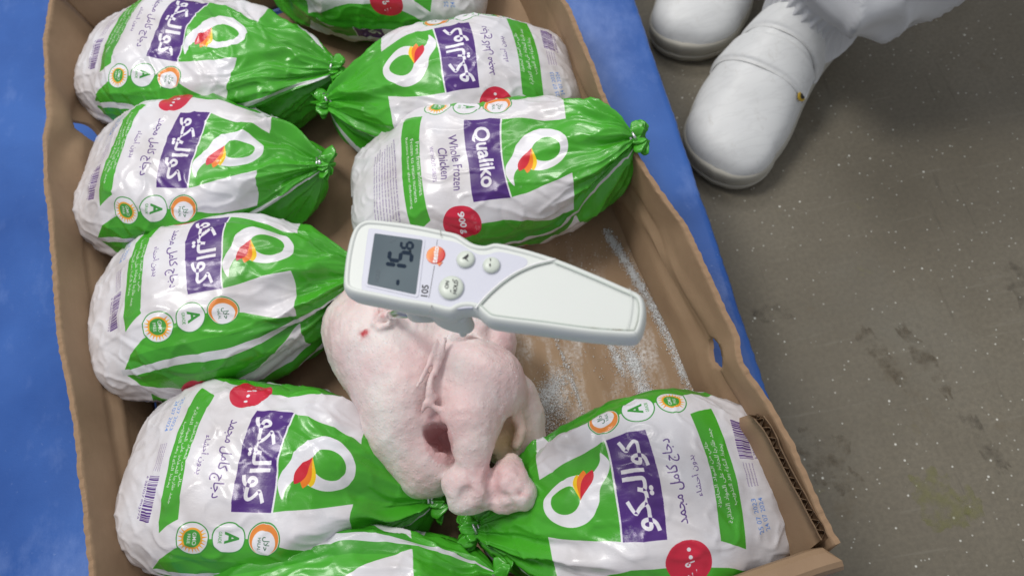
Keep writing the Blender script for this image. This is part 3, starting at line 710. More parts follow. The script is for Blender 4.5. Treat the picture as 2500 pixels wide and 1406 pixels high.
# ------------------------------------------------------------------ bare chicken from a blended distance field
def surface_nets(vol, org, h):
    ins = vol < 0; nx, ny, nz = vol.shape
    cnt = np.zeros((nx - 1, ny - 1, nz - 1), int)
    for a in (0, 1):
        for b in (0, 1):
            for c in (0, 1): cnt += ins[a:nx - 1 + a, b:ny - 1 + b, c:nz - 1 + c]
    act = (cnt > 0) & (cnt < 8); idx = -np.ones(act.shape, int); ii = np.argwhere(act); idx[act] = np.arange(len(ii))
    acc = np.zeros((len(ii), 3)); num = np.zeros(len(ii))
    cor = [(a, b, c) for a in (0, 1) for b in (0, 1) for c in (0, 1)]
    for a in cor:
        for k in range(3):
            if a[k]: continue
            b = list(a); b[k] = 1
            va = vol[ii[:, 0] + a[0], ii[:, 1] + a[1], ii[:, 2] + a[2]]; vb = vol[ii[:, 0] + b[0], ii[:, 1] + b[1], ii[:, 2] + b[2]]
            m = (va < 0) != (vb < 0); t = np.where(m, va / np.where(m, va - vb, 1), 0)
            p = np.array(a)[None] + np.zeros((len(ii), 3)); p[:, k] += t
            acc[m] += p[m]; num[m] += 1
    verts = (ii + acc / num[:, None]) * h + org
    Fs = []
    for k in range(3):
        o1, o2 = [(1, 2), (2, 0), (0, 1)][k]
        sl = [slice(1, -1)] * 3; sl[k] = slice(0, vol.shape[k] - 1); sl2 = list(sl); sl2[k] = slice(1, vol.shape[k])
        A_, B_ = ins[tuple(sl)], ins[tuple(sl2)]; st = np.array([1, 1, 1]); st[k] = 0
        for flip, m in ((0, A_ & ~B_), (1, ~A_ & B_)):
            e = np.argwhere(m) + st
            def cell(d1, d2):
                q = e.copy(); q[:, o1] -= d1; q[:, o2] -= d2; return idx[q[:, 0], q[:, 1], q[:, 2]]
            f = np.stack([cell(1, 1), cell(0, 1), cell(0, 0), cell(1, 0)], 1)
            Fs.append(f[:, ::-1] if flip else f)
    return verts, np.concatenate(Fs)
def smin(a, b, k):
    h = np.clip(.5 + .5 * (b - a) / k, 0, 1); return b * (1 - h) + a * h - k * h * (1 - h)
def smax(a, b, k): return -smin(-a, -b, k)
def cone(p, a, b, ra, rb):
    ba = b - a; t = np.clip(((p - a) @ ba) / (ba @ ba), 0, 1)
    return np.linalg.norm(p - a - t[..., None] * ba, axis=-1) - (ra + (rb - ra) * t)
def ellip(p, c, r, ax=None):
    q = p - c
    if ax is not None: q = q @ ax
    k0 = np.linalg.norm(q / r, axis=-1); k1 = np.linalg.norm(q / np.square(r), axis=-1)
    return k0 * (k0 - 1) / np.maximum(k1, 1e-9)
ch_c = P(1060, 980, .05)
lo = np.array([-.165, .045, .004]); hi = np.array([.016, .265, .125]); hh = .00135
gx_, gy_, gz_ = [np.arange(lo[k], hi[k], hh) for k in range(3)]
G = np.stack(np.meshgrid(gx_, gy_, gz_, indexing='ij'), -1)
def pth(f, pts, k=.006): # polyline of cones (px,py,z,r)
    d = None
    for (a, b) in zip(pts[:-1], pts[1:]):
        c = cone(G, P(a[0], a[1], a[2]), P(b[0], b[1], b[2]), a[3], b[3]); d = c if d is None else np.minimum(d, c)
    return d
D = cone(G, P(955, 845, .056), P(1018, 955, .060), .0445, .042)                       # breast
D = smin(D, ellip(G, P(1060, 940, .045), np.array([.041, .050, .038])), .015)         # back and frame
D = smin(D, cone(G, P(880, 800, .050), P(905, 770, .050), .028, .026), .016)          # neck end
D = smin(D, cone(G, P(1000, 1040, .058), P(1065, 1120, .052), .031, .023), .008)      # left thigh
D = smin(D, cone(G, P(1065, 1120, .052), P(1130, 1160, .050), .021, .010), .010)
D = smin(D, cone(G, P(985, 1085, .048), P(1030, 1135, .046), .022, .022), .010)
th = cone(G, P(1105, 895, .064), P(1165, 955, .060), .029, .0325)                       # near right thigh
th = smin(th, cone(G, P(1165, 945, .072), P(1150, 1020, .080), .030, .0205), .012); th = smin(th, cone(G, P(1150, 1020, .080), P(1156, 1085, .081), .0205, .0125), .006)
th = smin(th, cone(G, P(1156, 1085, .081), P(1152, 1160, .075), .0125, .0110), .005)
D = smin(D, th, .0045)
kn = ellip(G, P(1132, 1180, .073), np.array([.0150, .0125, .0135])); kn = smin(kn, ellip(G, P(1165, 1192, .072), np.array([.0125, .0120, .0125])), .004)
kn = smin(kn, ellip(G, P(1150, 1222, .068), np.array([.0145, .0095, .0120])), .005)
D = smin(D, kn, .005)
# far leg, end of the thigh and its knob
D = smin(D, cone(G, P(1240, 975, .040), P(1258, 1060, .034), .0215, .0185), .008)
l2 = cone(G, P(1225, 1085, .052), P(1246, 1160, .070), .0085, .0095); l2 = smin(l2, ellip(G, P(1243, 1180, .069), np.array([.0128, .0118, .0120])), .005)
l2 = smin(l2, ellip(G, P(1268, 1205, .068), np.array([.0112, .0112, .0112])), .004); l2 = smin(l2, ellip(G, P(1238, 1222, .065), np.array([.0110, .0085, .0105])), .004)
D = smin(D, l2, .003)
D = smin(D, pth(0, [(1280, 1020, .038, .014), (1290, 1085, .036, .012), (1285, 1140, .034, .009)]), .006)   # loose vent skin
D = smin(D, ellip(G, P(1232, 1075, .042), np.array([.015, .018, .014])), .004)
# wing tucked at the upper right
D = smin(D, pth(0, [(1120, 800, .060, .016), (1180, 825, .048, .014), (1215, 865, .035, .012), (1200, 800, .030, .012)]), .004)
D = smin(D, ellip(G, P(1214, 832, .055), np.array([.014, .019, .017])), .0025)
D = smin(D, pth(0, [(1130, 775, .075, .011), (1165, 800, .072, .009), (1180, 840, .064, .007)]), .004)
# creases cut into the skin
def cut(pts, k): 
    global D
    D = smax(D, -pth(0, pts), k)
cut([(1082, 800, .098, .004), (1068, 860, .102, .0048), (1052, 930, .104, .005), (1046, 965, .102, .007), (1050, 1000, .097, .008)], .005)
#cut([(925, 1005, .0845, .0015), (985, 1012, .0985, .0015), (1045, 1000, .100, .004)], .007)
#cut([(1190, 1000, .093, .0010), (1215, 960, .093, .002), (1225, 930, .090, .0015)], .003)
cut([(1225, 1020, .070, .006), (1230, 1070, .064, .006), (1225, 1130, .060, .005)], .004)
cut([(1120, 815, .088, .003), (1175, 850, .075, .004), (1215, 905, .066, .005)], .004)
cut([(1245, 1060, .060, .008), (1238, 1110, .058, .008)], .006)
cut([(1262, 1100, .060, .005), (1245, 1128, .055, .006)], .003)
cut([(1203, 1165, .080, .004), (1203, 1215, .078, .004)], .003)
cut([(1010, 1075, .094, .003), (1030, 1050, .094, .004)], .006)
# skin ridges and flap
def ridge(pts, k):
    global D
    D = smin(D, pth(0, pts), k)
ridge([(1088, 812, .099, .0018), (1072, 868, .1005, .002), (1050, 935, .1015, .0022), (1048, 962, .099, .0032)], .003)
ridge([(1074, 810, .0995, .0012), (1056, 870, .102, .0014), (1030, 930, .104, .001)], .003)
ridge([(1062, 968, .096, .0025), (1040, 985, .098, .0026), (1030, 1005, .096, .0018)], .003)
ridge([(1222, 925, .089, .0011), (1198, 990, .092, .0012), (1185, 1020, .091, .0011), (1172, 1090, .084, .0014)], .0022)
ridge([(1094, 815, .0985, .0016), (1082, 860, .099, .0018), (1064, 915, .0995, .0016)], .0025)
ridge([(1066, 830, .1015, .0012), (1046, 890, .104, .0013), (1018, 945, .105, .001)], .002)
ridge([(1040, 985, .0985, .0016), (1075, 1000, .094, .0022), (1095, 1030, .089, .0018)], .003)
for q_ in ((1172, 1222, .066, .0045), (1140, 1200, .085, .0025), (1275, 1205, .080, .0032), (1262, 1175, .083, .0022), (1235, 1215, .078, .0022)): D = smax(D, -(np.linalg.norm(G - P(*q_[:3]), axis=-1) - q_[3]), .003)
cav = np.exp(-(np.linalg.norm((G - P(1245, 1085, .045)) * [1, 1, .6], axis=-1) / .018) ** 4)
D = D + cav * (.0026 * noise(G, 75, 18) + .0012 * noise(G, 150, 19))
ridge([(1262, 1010, .062, .003), (1272, 1050, .060, .0035), (1258, 1090, .058, .003)], .004)
D = smax(D, -(np.linalg.norm((G - P(1238, 1128, .056)) * [1, 1.6, .5], axis=-1) - .0065), .002)
# torn opening in the skin beside the drumstick
ho = ellip(G, P(1083, 1072, .074), np.array([.0088, .0108, .026]), np.array([[math.cos(.45), -math.sin(.45), 0], [math.sin(.45), math.cos(.45), 0], [0, 0, 1]]))
ho = smin(ho, ellip(G, P(1062, 1056, .080), np.array([.0075, .0070, .020])), .003) + .0022 * noise(G * [1, 1, .3], 130, 51) + .0012 * noise(G * [1, 1, .3], 300, 52)
D = smax(D, -ho, .0012)
# torn skin at the probe
ridge([(925, 778, .101, .0026), (945, 770, .104, .003), (962, 782, .102, .002)], .003)
ridge([(938, 762, .102, .002), (930, 752, .101, .002)], .002)
ridge([(915, 790, .101, .002), (930, 800, .102, .0016), (950, 790, .104, .0014)], .002)
ridge([(958, 760, .104, .0016), (975, 772, .105, .0018)], .002)
kw = np.exp(-(np.linalg.norm(G - P(1150, 1195, .070), axis=-1) / .022) ** 4) + np.exp(-(np.linalg.norm(G - P(1252, 1195, .067), axis=-1) / .020) ** 4)
D = D + kw * (.0018 * noise(G, 95, 8) + .0010 * np.clip(noise(G, 170, 9), 0, 1))
D = D + .0008 * noise(G, 60, 3) + .0014 * noise(G, 26, 4) + .0005 * noise(G, 210, 5)
D = smax(D, .0075 - G[..., 2], .004)
cv, cf = surface_nets(D, lo, hh)
chick = thing('plucked_chicken', 'bare pink plucked whole chicken with the thermometer probe stuck in it', 'chicken', (ch_c[0], ch_c[1], .0075))
def near(p, px, py, z, r): return np.exp(-(np.linalg.norm((p - P(px, py, z)) * [1, 1, .5], axis=1) / r) ** 2)
red = .9 * near(cv, 888, 815, .1, .0035) + .6 * near(cv, 893, 805, .1, .003) + .8 * near(cv, 848, 885, .075, .0035) + .5 * near(cv, 850, 900, .07, .004) + .95 * near(cv, 1060, 804, .1, .0042) + .5 * near(cv, 935, 770, .1, .006) + .25 * near(cv, 1150, 1165, .07, .012) + .3 * near(cv, 1240, 1165, .06, .005) + .5 * near(cv, 1172, 1222, .064, .006) + .45 * near(cv, 1273, 1203, .074, .005) + .35 * near(cv, 1140, 1235, .06, .008)
red = red * (.6 + 1.2 * noise(cv, 300, 2))
pink = .5 * near(cv, 1050, 1010, .09, .02) + .45 * near(cv, 1180, 930, .1, .03) + .5 * near(cv, 1150, 1050, .08, .016) + .35 * near(cv, 1150, 1180, .08, .016) + .35 * near(cv, 1250, 1185, .07, .014) + .3 * near(cv, 985, 900, .11, .02) + .3 * near(cv, 1225, 835, .06, .012) + 1.3 * near(cv, 1085, 1072, .062, .022) * (ellip(cv, P(1083, 1072, .074), np.array([.0115, .0155, .028])) < .001) + .35 * near(cv, 1050, 1140, .07, .02) + .3 * near(cv, 1290, 1060, .045, .02)
yel = .9 * near(cv, 1228, 1085, .05, .014) + .4 * near(cv, 1255, 1040, .05, .012)
vc_ = np.c_[np.clip(red, 0, 1), np.clip(pink, 0, 1), np.clip(yel, 0, 1), np.ones(len(cv))].astype(np.float32)
def skin_mat():
    t = NT('raw_chicken_skin'); at = t.n('ShaderNodeAttribute', attribute_name='tint'); sep = t.n('ShaderNodeSeparateColor', {'Color': at.outputs['Color']})
    c = t.ramp(t.noise(24, 6, .6), [(.30, (.70, .47, .475)), (.48, (.77, .625, .61)), (.62, (.81, .745, .72))])
    lil = t.ramp(t.noise(16, 4, .5, t.mapping(loc=(.3, .5, .1))), [(.5, 0.), (.7, 1.)])
    c = t.mix(t.math('MULTIPLY', lil, .45), c, (.58, .46, .50))
    c = t.mix(t.math('MULTIPLY', sep.outputs[1], .62), c, (.56, .26, .27))
    c = t.mix(sep.outputs[2], c, (.72, .52, .30))
    c = t.mix(sep.outputs[0], c, (.50, .05, .06))
    icy = t.ramp(t.noise(34, 8, .75, t.mapping(loc=(1, 2, 3))), [(.58, 0.), (.7, 1.)])
    c = t.mix(t.math('MULTIPLY', icy, .6), c, (.86, .86, .87))
    t.set(Base_Color=c, Roughness=t.ramp(t.noise(60, 5, .6), [(.3, .28), (.7, .6)]), Specular_IOR_Level=.4, Subsurface_Weight=.16, Subsurface_Scale=.006)
    t.b.inputs['Subsurface Radius'].default_value = (1.0, .35, .25)
    po = t.n('ShaderNodeTexVoronoi', {'Vector': t.obj(), 'Scale': 330.0})
    h = t.math('ADD', t.math('MULTIPLY', t.ramp(po.outputs['Distance'], [(.0, 1.), (.35, 0.)]), .28), t.noise(170, 6, .65))
    t.bump(h, .65, .0013); return t.m
SKIN = skin_mat()
sk = mesh_obj('skin', local(chick, cv), cf, SKIN, chick)
ca = sk.data.color_attributes.new('tint', 'FLOAT_COLOR', 'POINT'); ca.data.foreach_set('color', vc_.ravel())
fr = cv[rng.choice(len(cv), 9000)]; fr = fr[(noise(fr, 38, 21) > .22) & (fr[:, 2] > .03)][:520]
g_ = grains('frost_grains', local(chick, fr), rng.uniform(.00018, .00045, len(fr)), parent=chick)

# ------------------------------------------------------------------ thermometer
ZT = .250
def tz(x, y): return P(780 + x / 2.7778, 480 + y / 2.7778, ZT)[:2]
out_px = [(145, 600), (147, 500), (165, 370), (195, 250), (235, 180), (300, 140), (380, 135), (560, 155), (700, 178), (820, 203), (930, 228), (985, 258), (1045, 295), (1115, 308), (1180, 292), (1240, 297), (1330, 317), (1450, 348), (1650, 413), (1900, 515), (2060, 585), (2165, 632), (2208, 678), (2224, 760), (2212, 860), (2185, 930), (2140, 958), (2000, 955), (1800, 938), (1500, 897), (1250, 866), (1150, 848), (1100, 815), (1060, 778), (1010, 762), (950, 770), (905, 795), (850, 795), (740, 768), (560, 738), (400, 705), (240, 672), (175, 645)]
to = smooth_poly([tz(*p) for p in out_px], 6); to = resample(np.r_[to, to[:1]], 361)[:-1]
if area2(to) < 0: to = to[::-1]
tc_ = tz(1100, 520)
ther = thing('probe_thermometer', 'white digital probe thermometer reading minus 15.6 hovering above the bare chicken', 'thermometer', (tc_[0], tc_[1], .10))
def plastic(name, col, dirty=0.0, rough=.42):
    t = NT(name); c = t.mix(t.math('MULTIPLY', t.noise(40, 5, .6), .5), col, tuple(k * .93 for k in col))
    if dirty:
        sm_ = t.ramp(t.noise(150, 5, .75), [(.44, 0.), (.62, 1.)])
        g = t.n('ShaderNodeVectorMath', {0: t.obj(), 1: tuple(float(k) for k in local(ther, [[*tz(2010, 860), ZT]])[0])}, operation='DISTANCE')
        near_ = t.ramp(g.outputs['Value'], [(.005, 1.), (.017, 0.)])
        c = t.mix(t.math('MULTIPLY', t.math('MULTIPLY', sm_, near_), dirty), c, (.30, .28, .22))
        sp_ = t.ramp(t.noise(210, 2, .5), [(.74, 0.), (.78, 1.)]); c = t.mix(t.math('MULTIPLY', sp_, .35), c, (.35, .34, .30))
    t.set(Base_Color=c, Roughness=rough, Specular_IOR_Level=.45); t.bump(t.noise(700, 2, .5), .08, .0004)
    t.b.inputs['Subsurface Weight'].default_value = .0
    return t.m
PW = plastic('white_plastic', (.70, .73, .70)); PC = plastic('cream_grip_plastic', (.56, .62, .565), 1.0, .48); PP = plastic('pale_face_plastic', (.60, .61, .70), 0, .42)
PK = flat('black_print', (.02, .02, .025), .6); PWH = flat('white_print', (.85, .85, .85), .5)
LZ = lambda pts: np.asarray(pts) - np.array(ther.location)
rings = [(.0060, -.0165), (.0024, -.0155), (.0007, -.0125), (0, -.0085), (.0003, -.0045), (.0010, -.0022), (.0019, -.0006), (.0029, 0), (.0036, -.0003), (.0040, -.0008), (.0042, -.0010)]
Vt = np.concatenate([np.c_[inset(to, d), np.full(len(to), ZT + z)] for d, z in rings]); k = len(rings); n = len(to)
mesh_obj('body', LZ(Vt), [tuple(f) for f in grid_faces(k, n, True)] + [tuple(range((k - 1) * n, k * n)), tuple(range(n))[::-1]], PW, ther)
# soft grip cover: outline right of the sweeping curve
curve = smooth_poly([tz(*p) for p in [(1600, 425), (1540, 438), (1450, 462), (1340, 510), (1250, 568), (1170, 635), (1100, 705), (1058, 758)]], 8, False)
inn = inset(to, .0032)
curve_e = curve
i0 = int(np.argmin(np.linalg.norm(inn - curve[0], axis=1))); i1 = int(np.argmin(np.linalg.norm(inn - curve[-1], axis=1)))
def walk(a, b, st):
    r = [];  i = a
    while i != b: r.append(inn[i]); i = (i + st) % n
    r.append(inn[b]); return np.array(r)
w1, w2 = walk(i0, i1, 1), walk(i0, i1, -1)
arc_ = w1 if w1[:, 0].mean() > w2[:, 0].mean() else w2
cover = np.concatenate([arc_, curve[::-1][1:-1]]); cover = resample(np.r_[cover, cover[:1]], 300)[:-1]
if area2(cover) < 0: cover = cover[::-1]
cr = [(0, -.0030), (0, -.0003), (.0003, .0000), (.0009, .0002)]
Vc = np.concatenate([np.c_[inset(cover, d), np.full(len(cover), ZT + z)] for d, z in cr])
mesh_obj('grip_cover', LZ(Vc), [tuple(f) for f in grid_faces(len(cr), 300, True)] + [tuple(range((len(cr) - 1) * 300, len(cr) * 300))], PC, ther)
# pale ridge along the sweep
tube(LZ(np.c_[curve, np.full(len(curve), ZT + .0001)]), .00050, 8, 'sweep_ridge', PWH, ther)
cap_l = [tz(*p) for p in [(2105, 625), (2118, 700), (2108, 800), (2082, 905)]]
tube(LZ(np.c_[smooth_poly(cap_l, 6, False), np.full(19, ZT + .00045)]), .00018, 6, 'end_groove', PW, ther)
# face panel
pp = [(345, 207), (480, 226), (640, 250), (800, 276), (920, 300), (985, 330), (1040, 366), (1100, 386), (1150, 380), (1200, 366), (1260, 372), (1380, 402), (1412, 430), (1398, 468), (1290, 535), (1200, 600), (1110, 685), (1045, 745), (1000, 752), (880, 760), (760, 735), (600, 705), (420, 672), (300, 645), (278, 600), (290, 480), (310, 320), (322, 235)]
po_ = smooth_poly([tz(*p) for p in pp], 4) - np.array(ther.location)[:2]
zb = ZT - .0018 - .10
prism(po_, zb - .0005, zb + .0009, 'face_panel', PP, ther, bev=.0005)
zf = zb + .0009
def quad(name, pts, z, mat, th_=.0003, parent=ther, rnd=0):
    q = np.array([tz(*p) for p in pts]) - np.array(ther.location)[:2]
    if rnd:
        qq = []; m_ = len(q)
        for i_ in range(m_):
            a_, b_, c_ = q[i_ - 1], q[i_], q[(i_ + 1) % m_]
            da, dc = (a_ - b_) / np.linalg.norm(a_ - b_), (c_ - b_) / np.linalg.norm(c_ - b_)
            for s_ in np.linspace(0, 1, 6): qq.append((b_ + da * rnd) * (1 - s_) ** 2 + 2 * s_ * (1 - s_) * b_ + (b_ + dc * rnd) * s_ ** 2)
        q = np.array(qq)
    return prism(q, z, z + th_, name, mat, parent)
bz = quad('screen_bezel', [(352, 228), (716, 278), (668, 682), (302, 600)], zf, PP, .0003, rnd=.0018)
tS = NT('grey_lcd'); tS.set(Base_Color=tS.ramp(tS.noise(30, 2, .5), [(.3, (.095, .125, .145)), (.7, (.125, .16, .18))]), Roughness=.4, Specular_IOR_Level=.06)
screen = quad('screen', [(372, 246), (698, 291), (651, 661), (322, 590)], zf + .0003, tS.m, .0002, rnd=.0009)
LCD = flat('lcd_segment', (.022, .034, .055), .8, 0, Specular_IOR_Level=.05); LCF = flat('lcd_segment_faint', (.05, .08, .105), .5)
zs = zf + .0006
def tri_obj(name, v, t, z, mat, parent=ther):
    """flat lettering given in thermometer zoom pixels: text x runs up the picture, text y runs left"""
    V_ = np.array([[*(tz(*p) - np.array(ther.location)[:2]), z] for p in v])
    return mesh_obj(name, V_, np.asarray(t), mat, parent, smooth=False)
dr = np.array([.13, -.99]); ur = np.array([-.99, -.13])       # reading direction, and letters' up, in zoom pixels
def lettering(name, st, cx, cy, w, h, mat, off=0.0, z=None, d=dr, u=ur):
    v, t = fit_text(st, 0, 0, w, h, off); q = np.array([cx, cy]) + v[:, :1] * d + v[:, 1:] * u
    return tri_obj(name, q, t, zf + .0001 if z is None else z, mat)
SEG = {'1': 'bc', '5': 'afgcd', '6': 'afgecd', '-': 'g'}
def digit(ch, cx, cy, w, h, tk, mat):
    T_ = {'a': ((-.5, .5), (.5, .5)), 'b': ((.5, .5), (.5, 0)), 'c': ((.5, 0), (.5, -.5)), 'd': ((-.5, -.5), (.5, -.5)), 'e': ((-.5, -.5), (-.5, 0)), 'f': ((-.5, 0), (-.5, .5)), 'g': ((-.5, 0), (.5, 0))}
    for sname in SEG[ch]:
        a, b = [np.array(k_) * [w, h] for k_ in T_[sname]]; dd = (b - a) / np.linalg.norm(b - a); a = a + dd * tk * .07; b = b - dd * tk * .07; nn = np.array([-dd[1], dd[0]]) * tk / 2
        pts_ = [a - dd * 0 + nn * .0, a + dd * tk * .44 + nn, b - dd * tk * .44 + nn, b, b - dd * tk * .44 - nn, a + dd * tk * .44 - nn]
        q = np.array([np.array([cx, cy]) + p[0] * dr + p[1] * ur for p in pts_])
        tri_obj('digit_segment', q, [(0, 1, 2, 3, 4, 5)], zs, mat, ther)
digit('1', 515, 462 + 26, 52, 150, 26, LCD); digit('5', 548, 405, 62, 150, 26, LCD); digit('6', 592, 328, 42, 78, 18, LCD)
quad('decimal_point', [(606, 362), (622, 364), (620, 378), (604, 376)], zs - .0002, LCD, .0001)
digit('-', 530, 580, 46, 60, 22, LCD); 
lettering('degree_mark', '°C', 500, 292, 44, 46, LCF, z=zs); lettering('hold_mark', 'HOLD', 392, 535, 84, 30, LCF, .01, z=zs)
lettering('model_number', '105', 712, 633, 80, 48, PK, .02)
quad('divider_line', [(776, 462), (779, 462), (741, 683), (738, 683)], zf - .0001, PK, .0002)
quad('divider_line', [(796, 288), (799, 288), (793, 325), (790, 325)], zf - .0001, PK, .0002)
sg = flat('seam_grey', (.35, .35, .33), .7)
for a_, b_ in [((817, 205), (822, 272)), ((760, 735), (746, 785))]:
    quad('case_seam', [a_, (a_[0] + 3, a_[1]), (b_[0] + 3, b_[1]), b_], ZT - .10 - .0002, sg, .0004)
tL = NT('orange_badge'); gl = tL.n('ShaderNodeSeparateXYZ', {0: tL.tc.outputs['Generated']})
tL.set(Base_Color=tL.ramp(tL.math('ADD', tL.math('MULTIPLY', gl.outputs[0], .6), tL.math('MULTIPLY', tL.math('SUBTRACT', 1.0, gl.outputs[1]), .6)), [(.35, (.80, .24, .03)), (.8, (.60, .025, .012))]), Roughness=.35)
def disc(name, cx, cy, r, z, th_, mat, dome=0, parent=ther, ry=None):
    c = tz(cx, cy) - np.array(ther.location)[:2]; sx = np.linalg.norm(tz(cx + 1, cy) - tz(cx, cy)); n_ = 48
    a = np.linspace(0, 2 * math.pi, n_, endpoint=False); rm = r * sx
    rs = [(1.0, 0), (1.0, th_ * .7), (.94, th_ * .95), (.8, th_ + dome * .5), (.5, th_ + dome * .85), (.2, th_ + dome)]
    V_ = np.concatenate([np.c_[c[0] + rm * k_ * np.cos(a), c[1] + rm * k_ * np.sin(a), np.full(n_, z + zz)] for k_, zz in rs])
    return mesh_obj(name, V_, [tuple(f) for f in grid_faces(len(rs), n_, True)] + [tuple(range((len(rs) - 1) * n_, len(rs) * n_))], mat, parent)
disc('maker_badge', 787, 392, 64, zf, .0003, tL.m)
quad('badge_tail', [(795, 450), (835, 440), (812, 468)], zf, tL.m, .0003)
lettering('badge_lettering', 'testo', 786, 392, 112, 34, PWH, .03, z=zf + .00042)
PB = plastic('button_plastic', (.62, .67, .60), 0, .35)
for cx_, cy_, r_ in ((990, 424, 61), (1165, 464, 58), (892, 616, 84)):
    disc('button_ring', cx_, cy_, r_ * 1.10, zf - .0002, .00035, PP)
    b_ = disc('button', cx_, cy_, r_, zf, .0016, PB, .0007)
zb2 = zf + .0025
tri_obj('button_mark', [(970, 430), (1012, 396), (1014, 412), (1000, 432), (1015, 447), (1008, 446), (990, 432)], [(0, 1, 2, 3, 4, 5, 6)], zb2, PK)
tri_obj('button_mark', [(1158, 428), (1164, 427), (1166, 445), (1160, 446)], [(0, 1, 2, 3)], zb2, PK)
tri_obj('button_mark', [(1154, 466), (1163, 462), (1164, 482), (1155, 483)], [(0, 1, 2, 3)], zb2, PK)
lettering('button_lettering', 'ON', 868, 606, 52, 26, PK, .01, z=zb2 + .0001); lettering('button_lettering', 'HOLD', 925, 620, 92, 26, PK, .01, z=zb2)
for a_ in ((905, 566, 910, 584), (890, 640, 894, 656)): tri_obj('button_mark', [(a_[0], a_[1]), (a_[0] + 5, a_[1]), (a_[2] + 3, a_[3]), (a_[2] - 2, a_[3])], [(0, 1, 2, 3)], zb2, PK)
# hinge housing and probe underneath
HG = plastic('grey_housing_plastic', (.66, .69, .66), 0, .5); ST = flat('probe_steel', (.60, .61, .63), .28, 1.0)
hpts = [(1038, 752), (1060, 785), (1100, 803), (1140, 806), (1152, 780), (1120, 750)]
hz1, hz0 = ZT - .012, ZT - .030
ho_ = smooth_poly([P(x, y - 6, hz1 - .01)[:2] for x, y in hpts], 6) - np.array(ther.location)[:2]
prism(ho_, hz0 - .10, hz1 - .10, 'hinge_housing', HG, ther, bev=.002)
no_ = smooth_poly([P(x, y, hz0)[:2] for x, y in [(1118, 796), (1138, 792), (1136, 812), (1122, 815)]], 4) - np.array(ther.location)[:2]
prism(no_, hz0 - .104, hz0 - .097, 'release_tab', HG, ther, bev=.001)
pa = P(1050, 756, hz0 + .004); pb = P(950, 770, .100); pc = P(938, 776, .085)
tube(LZ([pa, lerp(pa, pb, .25), lerp(pa, pb, .28)]), np.array([.0065, .0062, .004]), 20, 'probe_socket', HG, ther)
tube(LZ([lerp(pa, pb, .2), pb, pc]), np.array([.0032, .0028, .0018]), 16, 'probe', ST, ther)

# ------------------------------------------------------------------ the person standing behind: white shoes and trousers
man = thing('person', 'white safety shoes and white trousers of a person standing on the grey floor', 'person', (.30, .50, ZF))
ML = lambda p: local(man, p)
def leather():
    t = NT('white_shoe_leather'); c = t.mix(t.math('MULTIPLY', t.noise(22, 5, .6), .5), (.77, .78, .78), (.66, .67, .67))
    sc_ = t.ramp(t.noise(1, 7, .75, t.mapping(scale=(60, 25, 60), rot=(0, 0, .6))), [(.58, 0.), (.72, 1.)]); c = t.mix(t.math('MULTIPLY', sc_, .35), c, (.40, .37, .32))
    cr_ = t.ramp(t.noise(1, 3, .5, t.mapping(scale=(18, 90, 60), rot=(0, 0, 1.1))), [(.45, 0.), (.5, 1.), (.55, 0.)]); c = t.mix(t.math('MULTIPLY', cr_, .12), c, (.40, .40, .40))
    t.set(Base_Color=c, Roughness=.42, Specular_IOR_Level=.4); t.bump(t.math('ADD', t.noise(60, 3, .5), t.math('MULTIPLY', t.noise(900, 2, .5), .15)), .15, .001); return t.m
LEA = leather(); SOLE = flat('beige_rubber_sole', (.46, .44, .38), .6); FAB = None
def cloth():
    t = NT('white_cotton'); wv = t.noise(1400, 2, .5)
    t.set(Base_Color=t.mix(t.noise(12, 4, .5), (.70, .71, .73), (.62, .63, .66)), Roughness=.85, Specular_IOR_Level=.2); t.bump(t.math('ADD', wv, t.noise(70, 4, .5)), .15, .0008); return t.m
FAB = cloth()
